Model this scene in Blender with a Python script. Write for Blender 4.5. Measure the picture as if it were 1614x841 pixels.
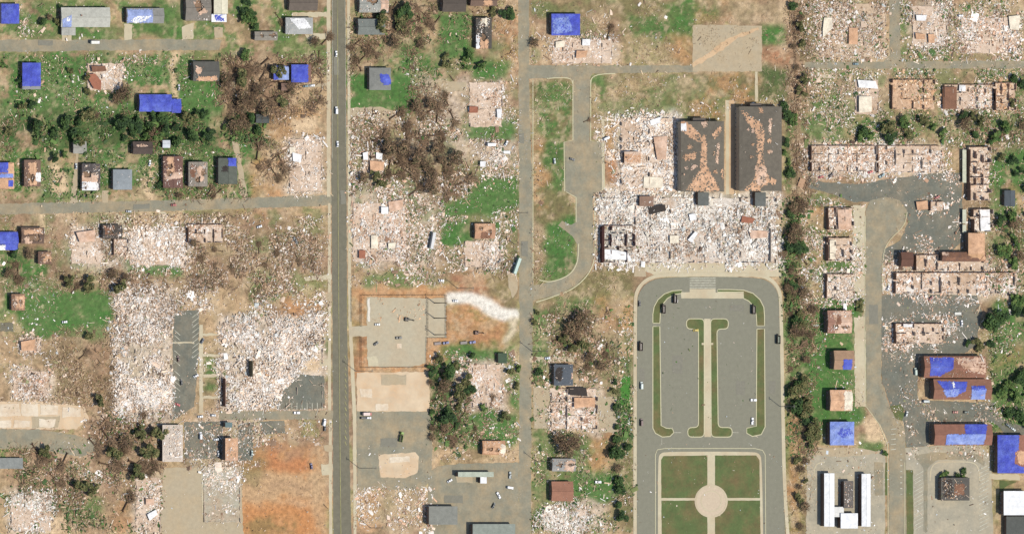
import bpy, math, random
import numpy as np
R = math.radians
for o in list(bpy.data.objects): bpy.data.objects.remove(o)
SC = bpy.context.scene
COL = SC.collection
# ------------------------------------------------------------ camera (satellite, looking down from the west)
TILT = R(30.0); CT, ST = math.cos(TILT), math.sin(TILT)
MPP = 0.5                                    # metres of ground per pixel of the photograph
cam_d = bpy.data.cameras.new('camera'); cam_d.type = 'ORTHO'; cam_d.ortho_scale = 1614 * MPP
cam_d.clip_start = 1; cam_d.clip_end = 6000
cam = bpy.data.objects.new('camera', cam_d); COL.objects.link(cam)
cam.location = (-ST * 900, 0, CT * 900); cam.rotation_euler = (0, -TILT, 0)
SC.camera = cam
# ------------------------------------------------------------ light
SUN_EL = R(63); SUN_AZ = R(124)              # azimuth clockwise from north (+Y)
sdir = (math.cos(SUN_EL) * math.sin(SUN_AZ), math.cos(SUN_EL) * math.cos(SUN_AZ), math.sin(SUN_EL))
W = bpy.data.worlds.new('World'); SC.world = W; W.use_nodes = True
nt = W.node_tree; sky = nt.nodes.new('ShaderNodeTexSky'); sky.sky_type = 'NISHITA'; sky.sun_disc = False
sky.sun_elevation = SUN_EL; sky.sun_rotation = SUN_AZ
nt.links.new(sky.outputs[0], nt.nodes['Background'].inputs[0]); nt.nodes['Background'].inputs[1].default_value = 0.13
sl = bpy.data.lights.new('sun', 'SUN'); sl.energy = 4.0; sl.angle = R(0.5); sl.color = (1, 0.945, 0.845)
sun = bpy.data.objects.new('sun', sl); COL.objects.link(sun)
from mathutils import Vector, Matrix
sun.rotation_euler = Vector(sdir).to_track_quat('Z', 'Y').to_euler()
SC.view_settings.view_transform = 'Standard'; SC.view_settings.look = 'None'
SC.view_settings.exposure = 0.66; SC.view_settings.gamma = 1
SC.cycles.max_bounces = 4

EXPK = 2.2                                   # picture brightness of a lit white surface, used to turn seen colours into albedo
def C(c, k=1.0):
    f = lambda v: ((v / 255 + 0.055) / 1.055) ** 2.4 if v > 10 else v / 255 / 12.92
    return tuple(min(0.85, k * f(v) / EXPK) for v in c)
def wx(px, z=0): return ((px - 807) * MPP - z * ST) / CT
def wy(py): return (420.5 - py) * MPP
def W3(px, py, z=0): return (wx(px, z), wy(py), z)
rng = np.random.default_rng(7); rnd = random.Random(11)

# ------------------------------------------------------------ materials
MATS = {}
def material(key, col, rough=0.9, mottle=0.25, scale=0.35, fine=0.2, attr=False, dirt=None, dirt_amt=0.5, bump=0.0, wave=None, spec=0.3, dscale=0.05):
    if key in MATS: return MATS[key]
    m = bpy.data.materials.new(key); m.use_nodes = True; MATS[key] = m
    N = m.node_tree.nodes; L = m.node_tree.links; b = N['Principled BSDF']
    b.inputs['Roughness'].default_value = rough; b.inputs['Specular IOR Level'].default_value = spec
    geo = N.new('ShaderNodeNewGeometry'); pos = geo.outputs['Position']
    if attr:
        a = N.new('ShaderNodeAttribute'); a.attribute_name = 'tint'; base = a.outputs['Color']
    else:
        a = N.new('ShaderNodeRGB'); a.outputs[0].default_value = (*col, 1); base = a.outputs[0]
    def noise(s, d=4, r=0.6):
        n = N.new('ShaderNodeTexNoise'); n.inputs['Scale'].default_value = s; n.inputs['Detail'].default_value = d
        n.inputs['Roughness'].default_value = r; L.new(pos, n.inputs['Vector']); return n.outputs['Fac']
    def mapr(f, a0, a1, b0, b1):
        n = N.new('ShaderNodeMapRange'); L.new(f, n.inputs[0])
        for i, v in zip((1, 2, 3, 4), (a0, a1, b0, b1)): n.inputs[i].default_value = v
        return n.outputs[0]
    if dirt is not None:
        f = mapr(noise(dscale, 6, 0.7), 0.42, 0.68, 0, dirt_amt)
        mx = N.new('ShaderNodeMix'); mx.data_type = 'RGBA'; L.new(f, mx.inputs[0]); L.new(base, mx.inputs[6]); mx.inputs[7].default_value = (*dirt, 1); base = mx.outputs[2]
    v = mapr(noise(scale), 0.3, 0.7, 1 - mottle, 1 + mottle)
    v2 = mapr(noise(scale * 5, 3, 0.7), 0.3, 0.7, 1 - fine, 1 + fine)
    mu = N.new('ShaderNodeMath'); mu.operation = 'MULTIPLY'; L.new(v, mu.inputs[0]); L.new(v2, mu.inputs[1]); val = mu.outputs[0]
    if wave:
        w = N.new('ShaderNodeTexWave'); w.inputs['Scale'].default_value = wave; w.inputs['Distortion'].default_value = 1.5; w.bands_direction = 'Y'
        L.new(pos, w.inputs['Vector']); wv = mapr(w.outputs['Fac'], 0, 1, 0.86, 1.1)
        mu = N.new('ShaderNodeMath'); mu.operation = 'MULTIPLY'; L.new(val, mu.inputs[0]); L.new(wv, mu.inputs[1]); val = mu.outputs[0]
    vm = N.new('ShaderNodeVectorMath'); vm.operation = 'SCALE'; L.new(base, vm.inputs[0]); L.new(val, vm.inputs['Scale'])
    L.new(vm.outputs[0], b.inputs['Base Color'])
    if bump:
        bp = N.new('ShaderNodeBump'); bp.inputs['Strength'].default_value = bump; bp.inputs['Distance'].default_value = 0.3
        L.new(noise(2.0, 4, 0.7), bp.inputs['Height']); L.new(bp.outputs[0], b.inputs['Normal'])
    return m
def flat(c, rough=0.8, mottle=0.12, name='paint', **k):
    return material('%s_%d_%d_%d' % ((name,) + tuple(c)), C(c), rough, mottle, **k)
M_debris = material('debris', None, 0.85, 0.10, 1.0, 0.1, attr=True)
M_asph = material('asphalt', C((150, 145, 124)), 0.95, 0.13, 0.12, 0.10, dirt=C((188, 164, 126)), dirt_amt=0.75)
M_track = material('tyre_worn_asphalt', C((126, 122, 104)), 0.9, 0.10, 0.1, 0.08, dirt=C((142, 134, 112)), dirt_amt=0.8)
M_patch = material('asphalt_patch', C((140, 136, 120)), 0.95, 0.10, 0.4, 0.08)
M_stain = material('stained_concrete', C((166, 156, 132)), 0.95, 0.10, 0.4, 0.08)
M_asph_d = material('dark_asphalt', C((124, 119, 100)), 0.95, 0.12, 0.25, 0.10, dirt=C((150, 138, 112)), dirt_amt=0.25)
M_lot = material('black_asphalt', C((118, 119, 106)), 0.95, 0.15, 0.12, 0.14, dirt=C((160, 144, 118)), dirt_amt=0.55)
M_school_lot = material('lot_asphalt', C((142, 139, 120)), 0.95, 0.07, 0.3, 0.06)
M_conc = material('concrete', C((212, 200, 168)), 0.9, 0.08, 0.4, 0.06, dirt=C((190, 162, 125)), dirt_amt=0.5)
M_conc2 = material('pale_concrete', C((190, 174, 144)), 0.9, 0.08, 0.3, 0.06, dirt=C((196, 170, 130)), dirt_amt=0.6)
M_slab = material('cream_slab', C((238, 222, 196)), 0.9, 0.10, 0.3, 0.08, dirt=C((205, 170, 130)), dirt_amt=0.6)
M_grey = material('grey_concrete', C((196, 184, 156)), 0.9, 0.08, 0.3, 0.06, dirt=C((196, 170, 134)), dirt_amt=0.45)
M_sand = material('tan_slab', C((222, 190, 150)), 0.9, 0.08, 0.15, 0.06, dirt=C((206, 168, 126)), dirt_amt=0.9)
M_lotg = material('worn_grey_paving', C((178, 170, 148)), 0.95, 0.10, 0.1, 0.08, dirt=C((200, 184, 154)), dirt_amt=0.7)
M_pad = material('pinkish_slab', C((226, 202, 168)), 0.9, 0.10, 0.08, 0.06, dirt=C((214, 172, 126)), dirt_amt=0.7)
M_gravel = material('white_gravel', C((236, 228, 212)), 0.9, 0.08, 0.8, 0.08)
M_kerb = material('kerb_stone', C((214, 206, 168)), 0.9, 0.06, 0.5, 0.05)
M_lawn = material('lawn_grass', C((97, 112, 64)), 0.95, 0.16, 0.12, 0.12, dirt=C((128, 108, 72)), dirt_amt=0.9)
M_paint = material('road_paint', C((214, 210, 188)), 0.8, 0.1, dirt=C((156, 150, 130)), dirt_amt=0.9, dscale=0.3)
M_faint = material('worn_paint', C((168, 162, 146)), 0.8, 0.1)
M_yellow = material('yellow_paint', C((176, 170, 112)), 0.8, 0.15, dirt=C((130, 124, 104)), dirt_amt=0.9)
M_bark = material('bark', C((92, 70, 52)), 0.95, 0.2)
M_twig = material('twigs', C((160, 132, 104)), 0.95, 0.3, 0.8)
M_twigd = material('dark_twigs', C((138, 112, 86)), 0.95, 0.3, 0.8)
M_glass = material('dark_glass', (0.02, 0.025, 0.03), 0.15, 0.05, spec=0.5)
M_tyre = material('tyre', (0.02, 0.02, 0.02), 0.9, 0.05)
M_metal = material('galvanised_metal', C((150, 148, 140)), 0.5, 0.1)
M_darkmetal = material('dark_metal', C((60, 52, 46)), 0.7, 0.1)

# ------------------------------------------------------------ object helpers
def tag(o, label=None, cat=None, group=None, kind=None):
    if label: o['label'] = label
    if cat: o['category'] = cat
    if group: o['group'] = group
    if kind: o['kind'] = kind
    return o
def wloc(o):
    v = Vector((0, 0, 0))
    while o is not None: v += o.location; o = o.parent
    return v
def obj(name, verts, faces, mat, parent=None, kind=None, smooth=False):
    me = bpy.data.meshes.new(name)
    if parent is not None:
        l = wloc(parent); verts = [(v[0] - l.x, v[1] - l.y, v[2] - l.z) for v in verts]
    me.from_pydata([tuple(v) for v in verts], [], faces); me.materials.append(mat); me.update()
    if smooth: me.shade_smooth()
    o = bpy.data.objects.new(name, me); COL.objects.link(o)
    if parent is not None: o.parent = parent
    if kind: o['kind'] = kind
    return o
def thing(name, label, cat, loc, group=None, rz=0):
    o = bpy.data.objects.new(name, None); o.empty_display_size = 1; COL.objects.link(o)
    o.location = loc; o.rotation_euler = (0, 0, rz)
    return tag(o, label, cat, group)
class MB:
    def __init__(s): s.v = []; s.f = []
    def add(s, v, f):
        n = len(s.v); s.v += list(v); s.f += [tuple(i + n for i in q) for q in f]; return s
    def box(s, x0, y0, z0, x1, y1, z1, tx=0, ty=0):
        v = [(x0, y0, z0), (x1, y0, z0), (x1, y1, z0), (x0, y1, z0), (x0 + tx, y0 + ty, z1), (x1 - tx, y0 + ty, z1), (x1 - tx, y1 - ty, z1), (x0 + tx, y1 - ty, z1)]
        return s.add(v, [(3, 2, 1, 0), (4, 5, 6, 7), (0, 1, 5, 4), (1, 2, 6, 5), (2, 3, 7, 6), (3, 0, 4, 7)])
    def tube(s, p, q, r0, r1, n=5):
        p, q = Vector(p), Vector(q); d = (q - p).normalized(); a = d.orthogonal().normalized(); b = d.cross(a)
        v = []
        for c, r in ((p, r0), (q, r1)):
            for i in range(n):
                t = 2 * math.pi * i / n; v.append(tuple(c + a * (r * math.cos(t)) + b * (r * math.sin(t))))
        return s.add(v, [(i, (i + 1) % n, n + (i + 1) % n, n + i) for i in range(n)] + [tuple(range(n, 2 * n)), tuple(range(n - 1, -1, -1))])
    def build(s, name, mat, parent=None, kind=None, local=False):
        if local and parent is not None:
            l = wloc(parent); s.v = [(v[0] + l.x, v[1] + l.y, v[2] + l.z) for v in s.v]
        return obj(name, s.v, s.f, mat, parent, kind)

# ------------------------------------------------------------ numpy value noise in picture-pixel space
def vnoise(shape, cell, seed, octaves=4, gain=0.55):
    r = np.random.default_rng(seed); out = np.zeros(shape); amp = 1; tot = 0
    for k in range(octaves):
        c = max(1.0, cell / 2 ** k); h = int(shape[0] / c) + 3; w = int(shape[1] / c) + 3
        g = r.random((h, w)); yy = np.arange(shape[0]) / c; xx = np.arange(shape[1]) / c
        yi = yy.astype(int); xi = xx.astype(int); fy = yy - yi; fx = xx - xi
        fy = (fy * fy * (3 - 2 * fy))[:, None]; fx = (fx * fx * (3 - 2 * fx))[None, :]
        a = g[np.ix_(yi, xi)]; b = g[np.ix_(yi, xi + 1)]; cc = g[np.ix_(yi + 1, xi)]; d = g[np.ix_(yi + 1, xi + 1)]
        out += amp * ((a * (1 - fx) + b * fx) * (1 - fy) + (cc * (1 - fx) + d * fx) * fy); tot += amp; amp *= gain
    return out / tot
def inpoly(X, Y, poly):
    res = np.zeros(X.shape, bool); n = len(poly); j = n - 1
    for i in range(n):
        xi, yi = poly[i]; xj, yj = poly[j]
        if yi != yj:
            res ^= ((yi > Y) != (yj > Y)) & (X < (xj - xi) * (Y - yi) / (yj - yi) + xi)
        j = i
    return res
def rc(*a):
    if len(a) == 4:
        x0, y0, x1, y1 = a; return [(x0, y0), (x1, y0), (x1, y1), (x0, y1)]
    return [(a[i], a[i + 1]) for i in range(0, len(a), 2)]
def ell(cx, cy, rx, ry, n=20): return [(cx + rx * math.cos(2 * math.pi * i / n), cy + ry * math.sin(2 * math.pi * i / n)) for i in range(n)]
# ------------------------------------------------------------ GROUND : one sheet, tinted by soil, grass, clay and dust
GR = (78, 122, 54); DG = (58, 92, 38); LG = (134, 146, 82); T = (200, 168, 128); TL = (208, 182, 146); O = (204, 152, 104)
RD = (182, 124, 88); BR = (170, 138, 108); DB = (110, 86, 64); PK = (228, 208, 184); WH = (234, 221, 202); GY = (160, 154, 138); OL = (130, 122, 78)
STEP = 2.4
gx = np.arange(-90, 1705, STEP); gy = np.arange(-90, 932, STEP)
XX, YY = np.meshgrid(gx, gy)
shp = XX.shape
n1 = vnoise(shp, 9, 1); n2 = vnoise(shp, 9, 2); n3 = vnoise(shp, 30, 3); n4 = vnoise(shp, 5, 4, 3, 0.8); n5 = vnoise(shp, 14, 5, 5, 0.7)
WX = XX + (n1 - 0.5) * 34; WY = YY + (n2 - 0.5) * 34
def hard(poly, m=2): return [(x, y) for x, y in poly]
def lin(c): return np.array(C(c))
tint = np.empty(shp + (3,)); tint[:] = lin(T)
t = np.clip((n3 - 0.4) * 5, 0, 1)[..., None]; tint = tint * (1 - t) + lin(BR) * t
t = np.clip((n5 - 0.52) * 7, 0, 1)[..., None]; tint = tint * (1 - t) + lin(LG) * t * 0.8 + tint * t * 0.2
def blur(m, k):
    for _ in range(k):
        m = (m + np.roll(m, 1, 0) + np.roll(m, -1, 0) + np.roll(m, 1, 1) + np.roll(m, -1, 1)) / 5
    return m
def patch(c, poly, soft=4, amt=1.0, warp=1.0, broken=0.0):
    global tint
    px = [p[0] for p in poly]; py = [p[1] for p in poly]
    i0 = max(0, int((min(py) + 90 - 30) / STEP)); i1 = min(shp[0], int((max(py) + 90 + 30) / STEP) + 1)
    j0 = max(0, int((min(px) + 90 - 30) / STEP)); j1 = min(shp[1], int((max(px) + 90 + 30) / STEP) + 1)
    s = np.s_[i0:i1, j0:j1]
    X = XX[s] + (WX[s] - XX[s]) * warp; Y = YY[s] + (WY[s] - YY[s]) * warp
    m = inpoly(X, Y, poly).astype(float)
    if soft: m = blur(m, soft)
    if broken: m *= np.clip((n5[s] - broken) * 8 + 0.5, 0, 1)
    m = (m * amt)[..., None]
    tint[s] = tint[s] * (1 - m) + lin(c) * m
# grass of the upper left district
for c, p, a, br in [
 (GR, rc(0, 0, 520, 65), 0.9, 0.42), (GR, rc(0, 82, 300, 215), 1, 0.40), (GR, rc(40, 95, 130, 180), 1, 0), (GR, rc(280, 125, 352, 190), 1, 0),
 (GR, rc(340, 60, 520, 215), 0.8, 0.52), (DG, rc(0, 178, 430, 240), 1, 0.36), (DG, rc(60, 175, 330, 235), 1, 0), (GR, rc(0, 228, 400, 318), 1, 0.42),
 (GR, rc(370, 215, 410, 305), 1, 0.3), (GR, rc(200, 10, 290, 62), 1, 0), (GR, rc(118, 40, 195, 60), 0.8, 0), (BR, rc(345, 120, 520, 215), 0.7, 0.52), (O, rc(405, 160, 510, 215), 0.6, 0.45),
 (GR, rc(555, 115, 650, 172), 1, 0), (GR, rc(545, 60, 700, 180), 0.9, 0.42), (GR, rc(690, 20, 742, 90), 1, 0), (GR, rc(740, 95, 800, 125), 1, 0.2), (BR, rc(552, 60, 690, 110), 0.7, 0.46),
 (GR, rc(733, 190, 815, 222), 1, 0.2), (GR, rc(620, 70, 700, 110), 1, 0.35), (O, rc(780, 20, 816, 120), 0.7, 0.4),
 (GR, rc(692, 345, 694, 318, 742, 300, 762, 278, 816, 276, 816, 325, 765, 342), 1, 0), (GR, rc(692, 350, 742, 384), 1, 0), (GR, rc(620, 292, 658, 316), 0.8, 0.2),
 (O, rc(395, 255, 455, 308), 0.8, 0), (TL, rc(410, 262, 450, 300), 0.7, 0), (GR, rc(120, 330, 180, 360), 0.6, 0.4), (GR, rc(190, 405, 285, 432), 1, 0.1), (OL, rc(240, 335, 380, 372), 0.7, 0.4),
 (O, rc(375, 330, 425, 345), 0.6, 0), (BR, rc(290, 340, 520, 455), 0.9, 0.38), (TL, rc(60, 330, 260, 355), 0.5, 0.45),
 (GR, rc(0, 395, 75, 500), 1, 0.3), (GR, rc(30, 455, 172, 530), 1, 0), (GR, rc(110, 440, 180, 475), 0.8, 0.4), (BR, rc(72, 388, 108, 460), 1, 0), (BR, rc(85, 522, 182, 640), 1, 0), (O, rc(110, 540, 180, 630), 0.35, 0.45),
 (T, rc(0, 540, 90, 640), 0.8, 0.3), (GR, rc(395, 430, 440, 470), 0.7, 0.3), (O, rc(448, 455, 508, 510), 0.9, 0), (GR, rc(505, 535, 522, 565), 0.8, 0), (LG, rc(470, 435, 515, 460), 0.7, 0.3),
 (BR, rc(130, 640, 260, 800), 0.9, 0.3), (GR, rc(100, 790, 160, 815), 0.8, 0.1), (O, rc(378, 700, 512, 838), .9, 0), (O, rc(372, 780, 520, 850), .9, 0), (RD, rc(378, 700, 508, 735), 0.5, 0.4), (T, rc(372, 745, 512, 785), 0.8, 0.2), (OL, rc(385, 815, 470, 838), .7, .2), (OL, rc(378, 705, 425, 760), .7, .3), (TL, rc(395, 790, 512, 800), .5, .3), (BR, rc(375, 690, 420, 760), 0.5, 0.45),
 (BR, rc(0, 735, 130, 790), 0.7, 0.4), (O, rc(180, 780, 220, 840), 0.6, 0.2), (T, rc(60, 815, 125, 840), 0.8, 0),
 # block between the two main roads
 (RD, rc(548, 448, 710, 590), 0.0, 0), (GR, rc(575, 430, 690, 452), 0.9, 0.2), (BR, rc(552, 180, 815, 330), 0.6, 0.44), (T, rc(548, 395, 690, 450), 0.7, 0.3), (O, rc(730, 400, 812, 455), 0.6, 0.3),
 (RD, rc(700, 430, 775, 465), 0.7, 0.2), (OL, rc(770, 430, 815, 490), 0.8, 0), (O, rc(706, 480, 790, 545), 1, 0), (GR, rc(710, 485, 790, 530), 0.7, 0.5), (RD, rc(735, 510, 790, 548), 0.6, 0.3), (GR, rc(690, 543, 815, 575), 0.9, 0.3),
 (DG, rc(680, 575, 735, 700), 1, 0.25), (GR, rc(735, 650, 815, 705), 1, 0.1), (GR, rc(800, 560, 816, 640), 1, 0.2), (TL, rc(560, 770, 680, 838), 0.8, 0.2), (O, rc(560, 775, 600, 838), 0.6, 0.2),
 # right of second road
 (BR, rc(838, 5, 975, 62), 0.9, 0), (OL, rc(838, 0, 1000, 25), 0.7, 0.35), (OL, rc(975, 0, 1092, 102), 0.9, 0), (GR, rc(990, 30, 1100, 100), 0.9, 0.38), (GR, rc(1070, 0, 1130, 38), 0.9, 0.3), (GR, rc(1040, 5, 1090, 70), 0.8, 0.2), (O, rc(1100, 0, 1250, 40), 0.5, 0.4), (TL, rc(1150, 5, 1250, 45), 0.7, 0.25),
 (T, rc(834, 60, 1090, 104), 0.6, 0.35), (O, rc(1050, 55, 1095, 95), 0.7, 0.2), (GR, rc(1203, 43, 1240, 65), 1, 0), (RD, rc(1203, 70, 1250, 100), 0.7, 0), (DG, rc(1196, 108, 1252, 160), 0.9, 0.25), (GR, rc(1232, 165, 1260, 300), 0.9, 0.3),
 (OL, rc(932, 118, 1194, 190), 1, 0.15), (GR, rc(932, 118, 960, 152), 0.8, 0), (GR, rc(1000, 140, 1080, 190), 0.6, 0.4), (O, rc(1090, 118, 1190, 180), 0.7, 0.42), (T, rc(932, 130, 1100, 175), 0.6, 0.48), (O, rc(958, 190, 978, 310), 0.9, 0), (RD, rc(955, 255, 980, 300), 0.5, 0.3),
 (OL, rc(837, 126, 903, 445), 1, 0), (GR, rc(845, 130, 902, 215), 0.9, 0.42), (GR, rc(862, 220, 890, 300), 0.8, 0.3), (GR, rc(855, 345, 908, 440), 1, 0), (DG, rc(862, 395, 905, 435), 0.6, 0), (O, rc(837, 215, 860, 330), 0.7, 0.4), (BR, rc(838, 330, 858, 430), 0.6, 0.3),
 (OL, rc(840, 425, 998, 480), 0.9, 0), (GR, rc(860, 465, 1000, 500), 0.7, 0.42), (GR, rc(835, 490, 875, 600), 0.9, 0.3), (BR, rc(860, 520, 970, 610), 0.8, 0.35), (O, rc(940, 470, 1000, 520), 0.7, 0.4), (DG, rc(976, 560, 997, 700), 0.9, 0), (GR, rc(978, 600, 994, 680), 1, 0), (GR, rc(838, 670, 870, 838), 0.8, 0.3), (GR, rc(880, 690, 1000, 780), 0.8, 0.3), (O, rc(930, 680, 975, 735), 0.8, 0.2), (GR, rc(905, 745, 965, 790), 0.9, 0),
 (T, rc(840, 610, 870, 680), 0.8, 0), (OL, rc(976, 700, 998, 838), 0.9, 0.2), (T, rc(930, 800, 985, 838), 0.8, 0),
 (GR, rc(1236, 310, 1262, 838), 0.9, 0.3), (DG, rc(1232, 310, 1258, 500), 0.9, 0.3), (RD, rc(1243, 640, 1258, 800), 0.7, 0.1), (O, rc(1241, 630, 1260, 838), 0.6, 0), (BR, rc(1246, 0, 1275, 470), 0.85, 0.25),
 (OL, rc(1262, 0, 1292, 95), 0.8, 0.25), (TL, rc(1285, 0, 1400, 95), 0.9, 0), (GR, rc(1345, 0, 1385, 20), 0.7, 0.2), (GR, rc(1418, 22, 1436, 85), 0.9, 0), (GR, rc(1462, 38, 1502, 88), 0.9, 0.1), (GR, rc(1500, 55, 1560, 92), 0.7, 0.4), (PK, rc(1435, 0, 1500, 70), 0.8, 0), (TL, rc(1505, 5, 1614, 85), 0.9, 0),
 (GR, rc(1275, 150, 1330, 225), 0.9, 0.2), (O, rc(1280, 118, 1320, 160), 0.6, 0.3), (TL, rc(1310, 110, 1400, 180), 0.8, 0), (GR, rc(1350, 170, 1614, 228), 0.9, 0.38), (BR, rc(1400, 175, 1614, 232), 0.6, 0.46), (GR, rc(1550, 110, 1640, 190), 0.8, 0.4), (GR, rc(1275, 308, 1300, 325), 1, 0.1),
 (PK, rc(1268, 225, 1490, 278), 1, 0), (O, rc(1270, 315, 1300, 345), 0.6, 0), (T, rc(1262, 340, 1364, 470), 0.8, 0.2), (GR, rc(1300, 410, 1362, 432), 0.9, 0), (GR, rc(1262, 410, 1300, 838), 0.0, 0),
 (GR, rc(1272, 470, 1364, 668), 1, 0), (GR, rc(1262, 530, 1310, 660), 1, 0), (TL, rc(1340, 440, 1366, 640), 0.9, 0), (GR, rc(1335, 465, 1362, 500), 1, 0), (GR, rc(1335, 640, 1362, 655), 1, 0), (T, rc(1280, 700, 1395, 728), 0.9, 0), (GR, rc(1346, 690, 1400, 728), 0.9, 0.1),
 (GR, rc(1560, 235, 1640, 420), 0.9, 0.3), (O, rc(1598, 300, 1640, 340), 0.7, 0), (BR, rc(1560, 340, 1614, 430), 0.6, 0.4), (PK, rc(1395, 410, 1602, 470), 1, 0), (GR, rc(1560, 480, 1640, 680), 0.9, 0.2), (BR, rc(1540, 540, 1614, 600), 0.7, 0.3), (O, rc(1565, 555, 1614, 580), 0.8, 0),
 (PK, rc(1395, 500, 1510, 548), 0.9, 0), (TL, rc(1395, 385, 1530, 412), 0.6, 0.2),
 # rubble grounds
 (PK, rc(205, 360, 300, 420), 1, 0), (PK, rc(110, 355, 205, 425), 0.9, 0.2), (PK, rc(182, 455, 275, 665), 1, 0), (PK, rc(342, 500, 512, 645), 1, 0), (PK, rc(452, 218, 510, 305), 1, 0), (TL, rc(275, 450, 345, 490), 0.8, 0.2), (T, rc(316, 500, 346, 648), 1, 0), (GR, rc(320, 562, 344, 590), 0.9, 0), (GR, rc(320, 596, 340, 622), 0.9, 0),
 (PK, rc(15, 582, 80, 632), 0.9, 0), (PK, rc(15, 775, 82, 838), 0.9, 0), (PK, rc(212, 745, 255, 838), 0.9, 0), (PK, rc(660, 125, 795, 200), 0.7, 0.3), (PK, rc(555, 285, 690, 420), 0.8, 0.2), (PK, rc(640, 210, 815, 260), 0.7, 0.2), (PK, rc(735, 375, 795, 420), 0.8, 0),
 (PK, rc(715, 565, 795, 645), 0.9, 0.1), (WH, rc(940, 300, 1225, 418), 1, 0), (WH, rc(975, 178, 1070, 305), 1, 0), (PK, rc(870, 60, 970, 100), 0.8, 0.1), (PK, rc(870, 610, 945, 680), 0.9, 0), (PK, rc(860, 790, 960, 838), 0.8, 0), (T, rc(1140, 160, 1160, 310), 1, 0), (PK, rc(300, 645, 420, 740), 0.5, 0.4),
 (O, rc(552, 452, 704, 588), 1, 0), (RD, rc(565, 460, 575, 588), 0.6, 0), (GR, rc(555, 470, 562, 580), 0.5, 0.3), (DB, rc(286, 726, 385, 734), 0.6, 0), (TL, rc(1215, 330, 1236, 425), 0.9, 0),
    (GR, rc(552, 175, 816, 430), .8, .57), (OL, rc(552, 175, 816, 430), .6, .48), (GR, rc(840, 480, 975, 838), .9, .52), (GR, rc(1262, 0, 1400, 230), .7, .55), (GR, rc(1400, 0, 1614, 230), .8, .55), (GR, rc(1262, 300, 1364, 480), .8, .5),
    (OL, rc(100, 430, 520, 470), .6, .5), (GR, rc(0, 335, 520, 460), .6, .57), (OL, rc(0, 520, 184, 640), .6, .5), (GR, rc(0, 690, 255, 838), .6, .56), (DB, rc(140, 650, 262, 790), .6, .45), (DB, rc(590, 200, 735, 300), .55, .42), (DB, rc(860, 485, 935, 545), .5, .35), (OL, rc(1262, 225, 1500, 280), .3, .55)
]:
    if a: patch(c, p, 5, a, 1.0, br)
# tints of finer speckle: dry grass, clay and dust
nA = vnoise(shp, 10, 21, 3, 0.6); nB = vnoise(shp, 4, 22, 2, 0.7); nC = vnoise(shp, 22, 23, 4, 0.65)
green = (tint[..., 1] > tint[..., 0] * 1.1)[..., None]
t = np.clip((nC - 0.52) * 7, 0, 1)[..., None] * np.where(green, 0.10, 0.30); tint = tint * (1 - t) + lin((134, 128, 84)) * t
t = np.clip((0.42 - nA) * 8, 0, 1)[..., None] * np.where(green, 0.35, 0.35); tint = tint * (1 - t) + np.where(green, lin((72, 92, 46)), lin((128, 106, 78))) * t
t = np.clip((nA - 0.58) * 8, 0, 1)[..., None] * np.where(green, .15, .4); tint = tint * (1 - t) + lin((220, 194, 156)) * t
tint *= (0.86 + 0.28 * nB)[..., None]
t = np.clip((n5 - 0.56) * 7, 0, 1)[..., None] * np.where(green, .18, .35); tint = tint * (1 - t) + lin((196, 166, 124)) * t
t = np.clip((0.42 - n5) * 7, 0, 1)[..., None] * 0.3; tint = tint * (1 - t) + lin((124, 116, 76)) * t
t = np.clip((n4 - 0.56) * 8, 0, 1)[..., None] * 0.5; tint = tint * (1 - t) + lin(TL) * t
t = np.clip((0.4 - n4) * 6, 0, 1)[..., None] * 0.28; tint = tint * (1 - t) + lin(DB) * t
for c, p, a, br in [(GR, rc(692, 345, 694, 318, 742, 300, 762, 278, 816, 276, 816, 325, 765, 342), .9, .3), (GR, rc(692, 350, 742, 384), .9, 0.3), (GR, rc(555, 115, 650, 172), .8, .35), (GR, rc(690, 20, 742, 90), .8, .35), (GR, rc(733, 190, 815, 222), .8, .35), (GR, rc(740, 95, 800, 125), .8, .3),
    (GR, rc(575, 430, 690, 450), .7, .35), (GR, rc(690, 545, 815, 572), .7, .4), (GR, rc(0, 84, 350, 180), .5, .45), (GR, rc(30, 455, 172, 528), .7, .3), (GR, rc(280, 125, 352, 190), .7, .3), (GR, rc(735, 650, 815, 705), .7, .4), (GR, rc(1272, 470, 1364, 668), .8, .3), (GR, rc(620, 290, 660, 316), .6, .4), (GR, rc(600, 60, 700, 110), .6, .45), (GR, rc(395, 430, 440, 468), .6, .4), (GR, rc(1560, 235, 1614, 300), .8, .35), (GR, rc(1560, 480, 1614, 680), .7, .4), (GR, rc(855, 350, 908, 440), .7, .35), (GR, rc(1262, 520, 1300, 690), .7, .35), (GR, rc(195, 408, 285, 430), .8, .3), (GR, rc(905, 745, 965, 790), .7, .3),
    ((206, 146, 92), rc(378, 700, 512, 838), .75, .1), ((202, 138, 84), rc(378, 795, 512, 845), .6, .35), ((190, 122, 78), rc(378, 700, 508, 738), .6, .4), (O, rc(552, 452, 704, 466), .6, .2), (O, rc(706, 480, 790, 545), .4, .4),
    (T, rc(380, 742, 512, 786), .75, .3), (BR, rc(378, 698, 512, 716), .6, .3), (OL, rc(384, 812, 470, 840), .6, .4), (OL, rc(378, 705, 415, 760), .6, .4), (TL, rc(440, 790, 512, 800), .5, .3), (BR, rc(430, 760, 512, 772), .4, .5), (T, rc(495, 690, 516, 838), .7, .3),
    ((246, 238, 222), rc(704, 461, 735, 459, 762, 468, 790, 484, 818, 490, 818, 502, 790, 506, 765, 494, 740, 480, 704, 476), .95, 0), ((226, 208, 176), rc(800, 500, 817, 500, 812, 524, 798, 540, 792, 536, 803, 520), .8, 0)]:
    patch(c, p, 2 if br == 0 else 5, a, .2 if br == 0 else 1.0, br)
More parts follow.
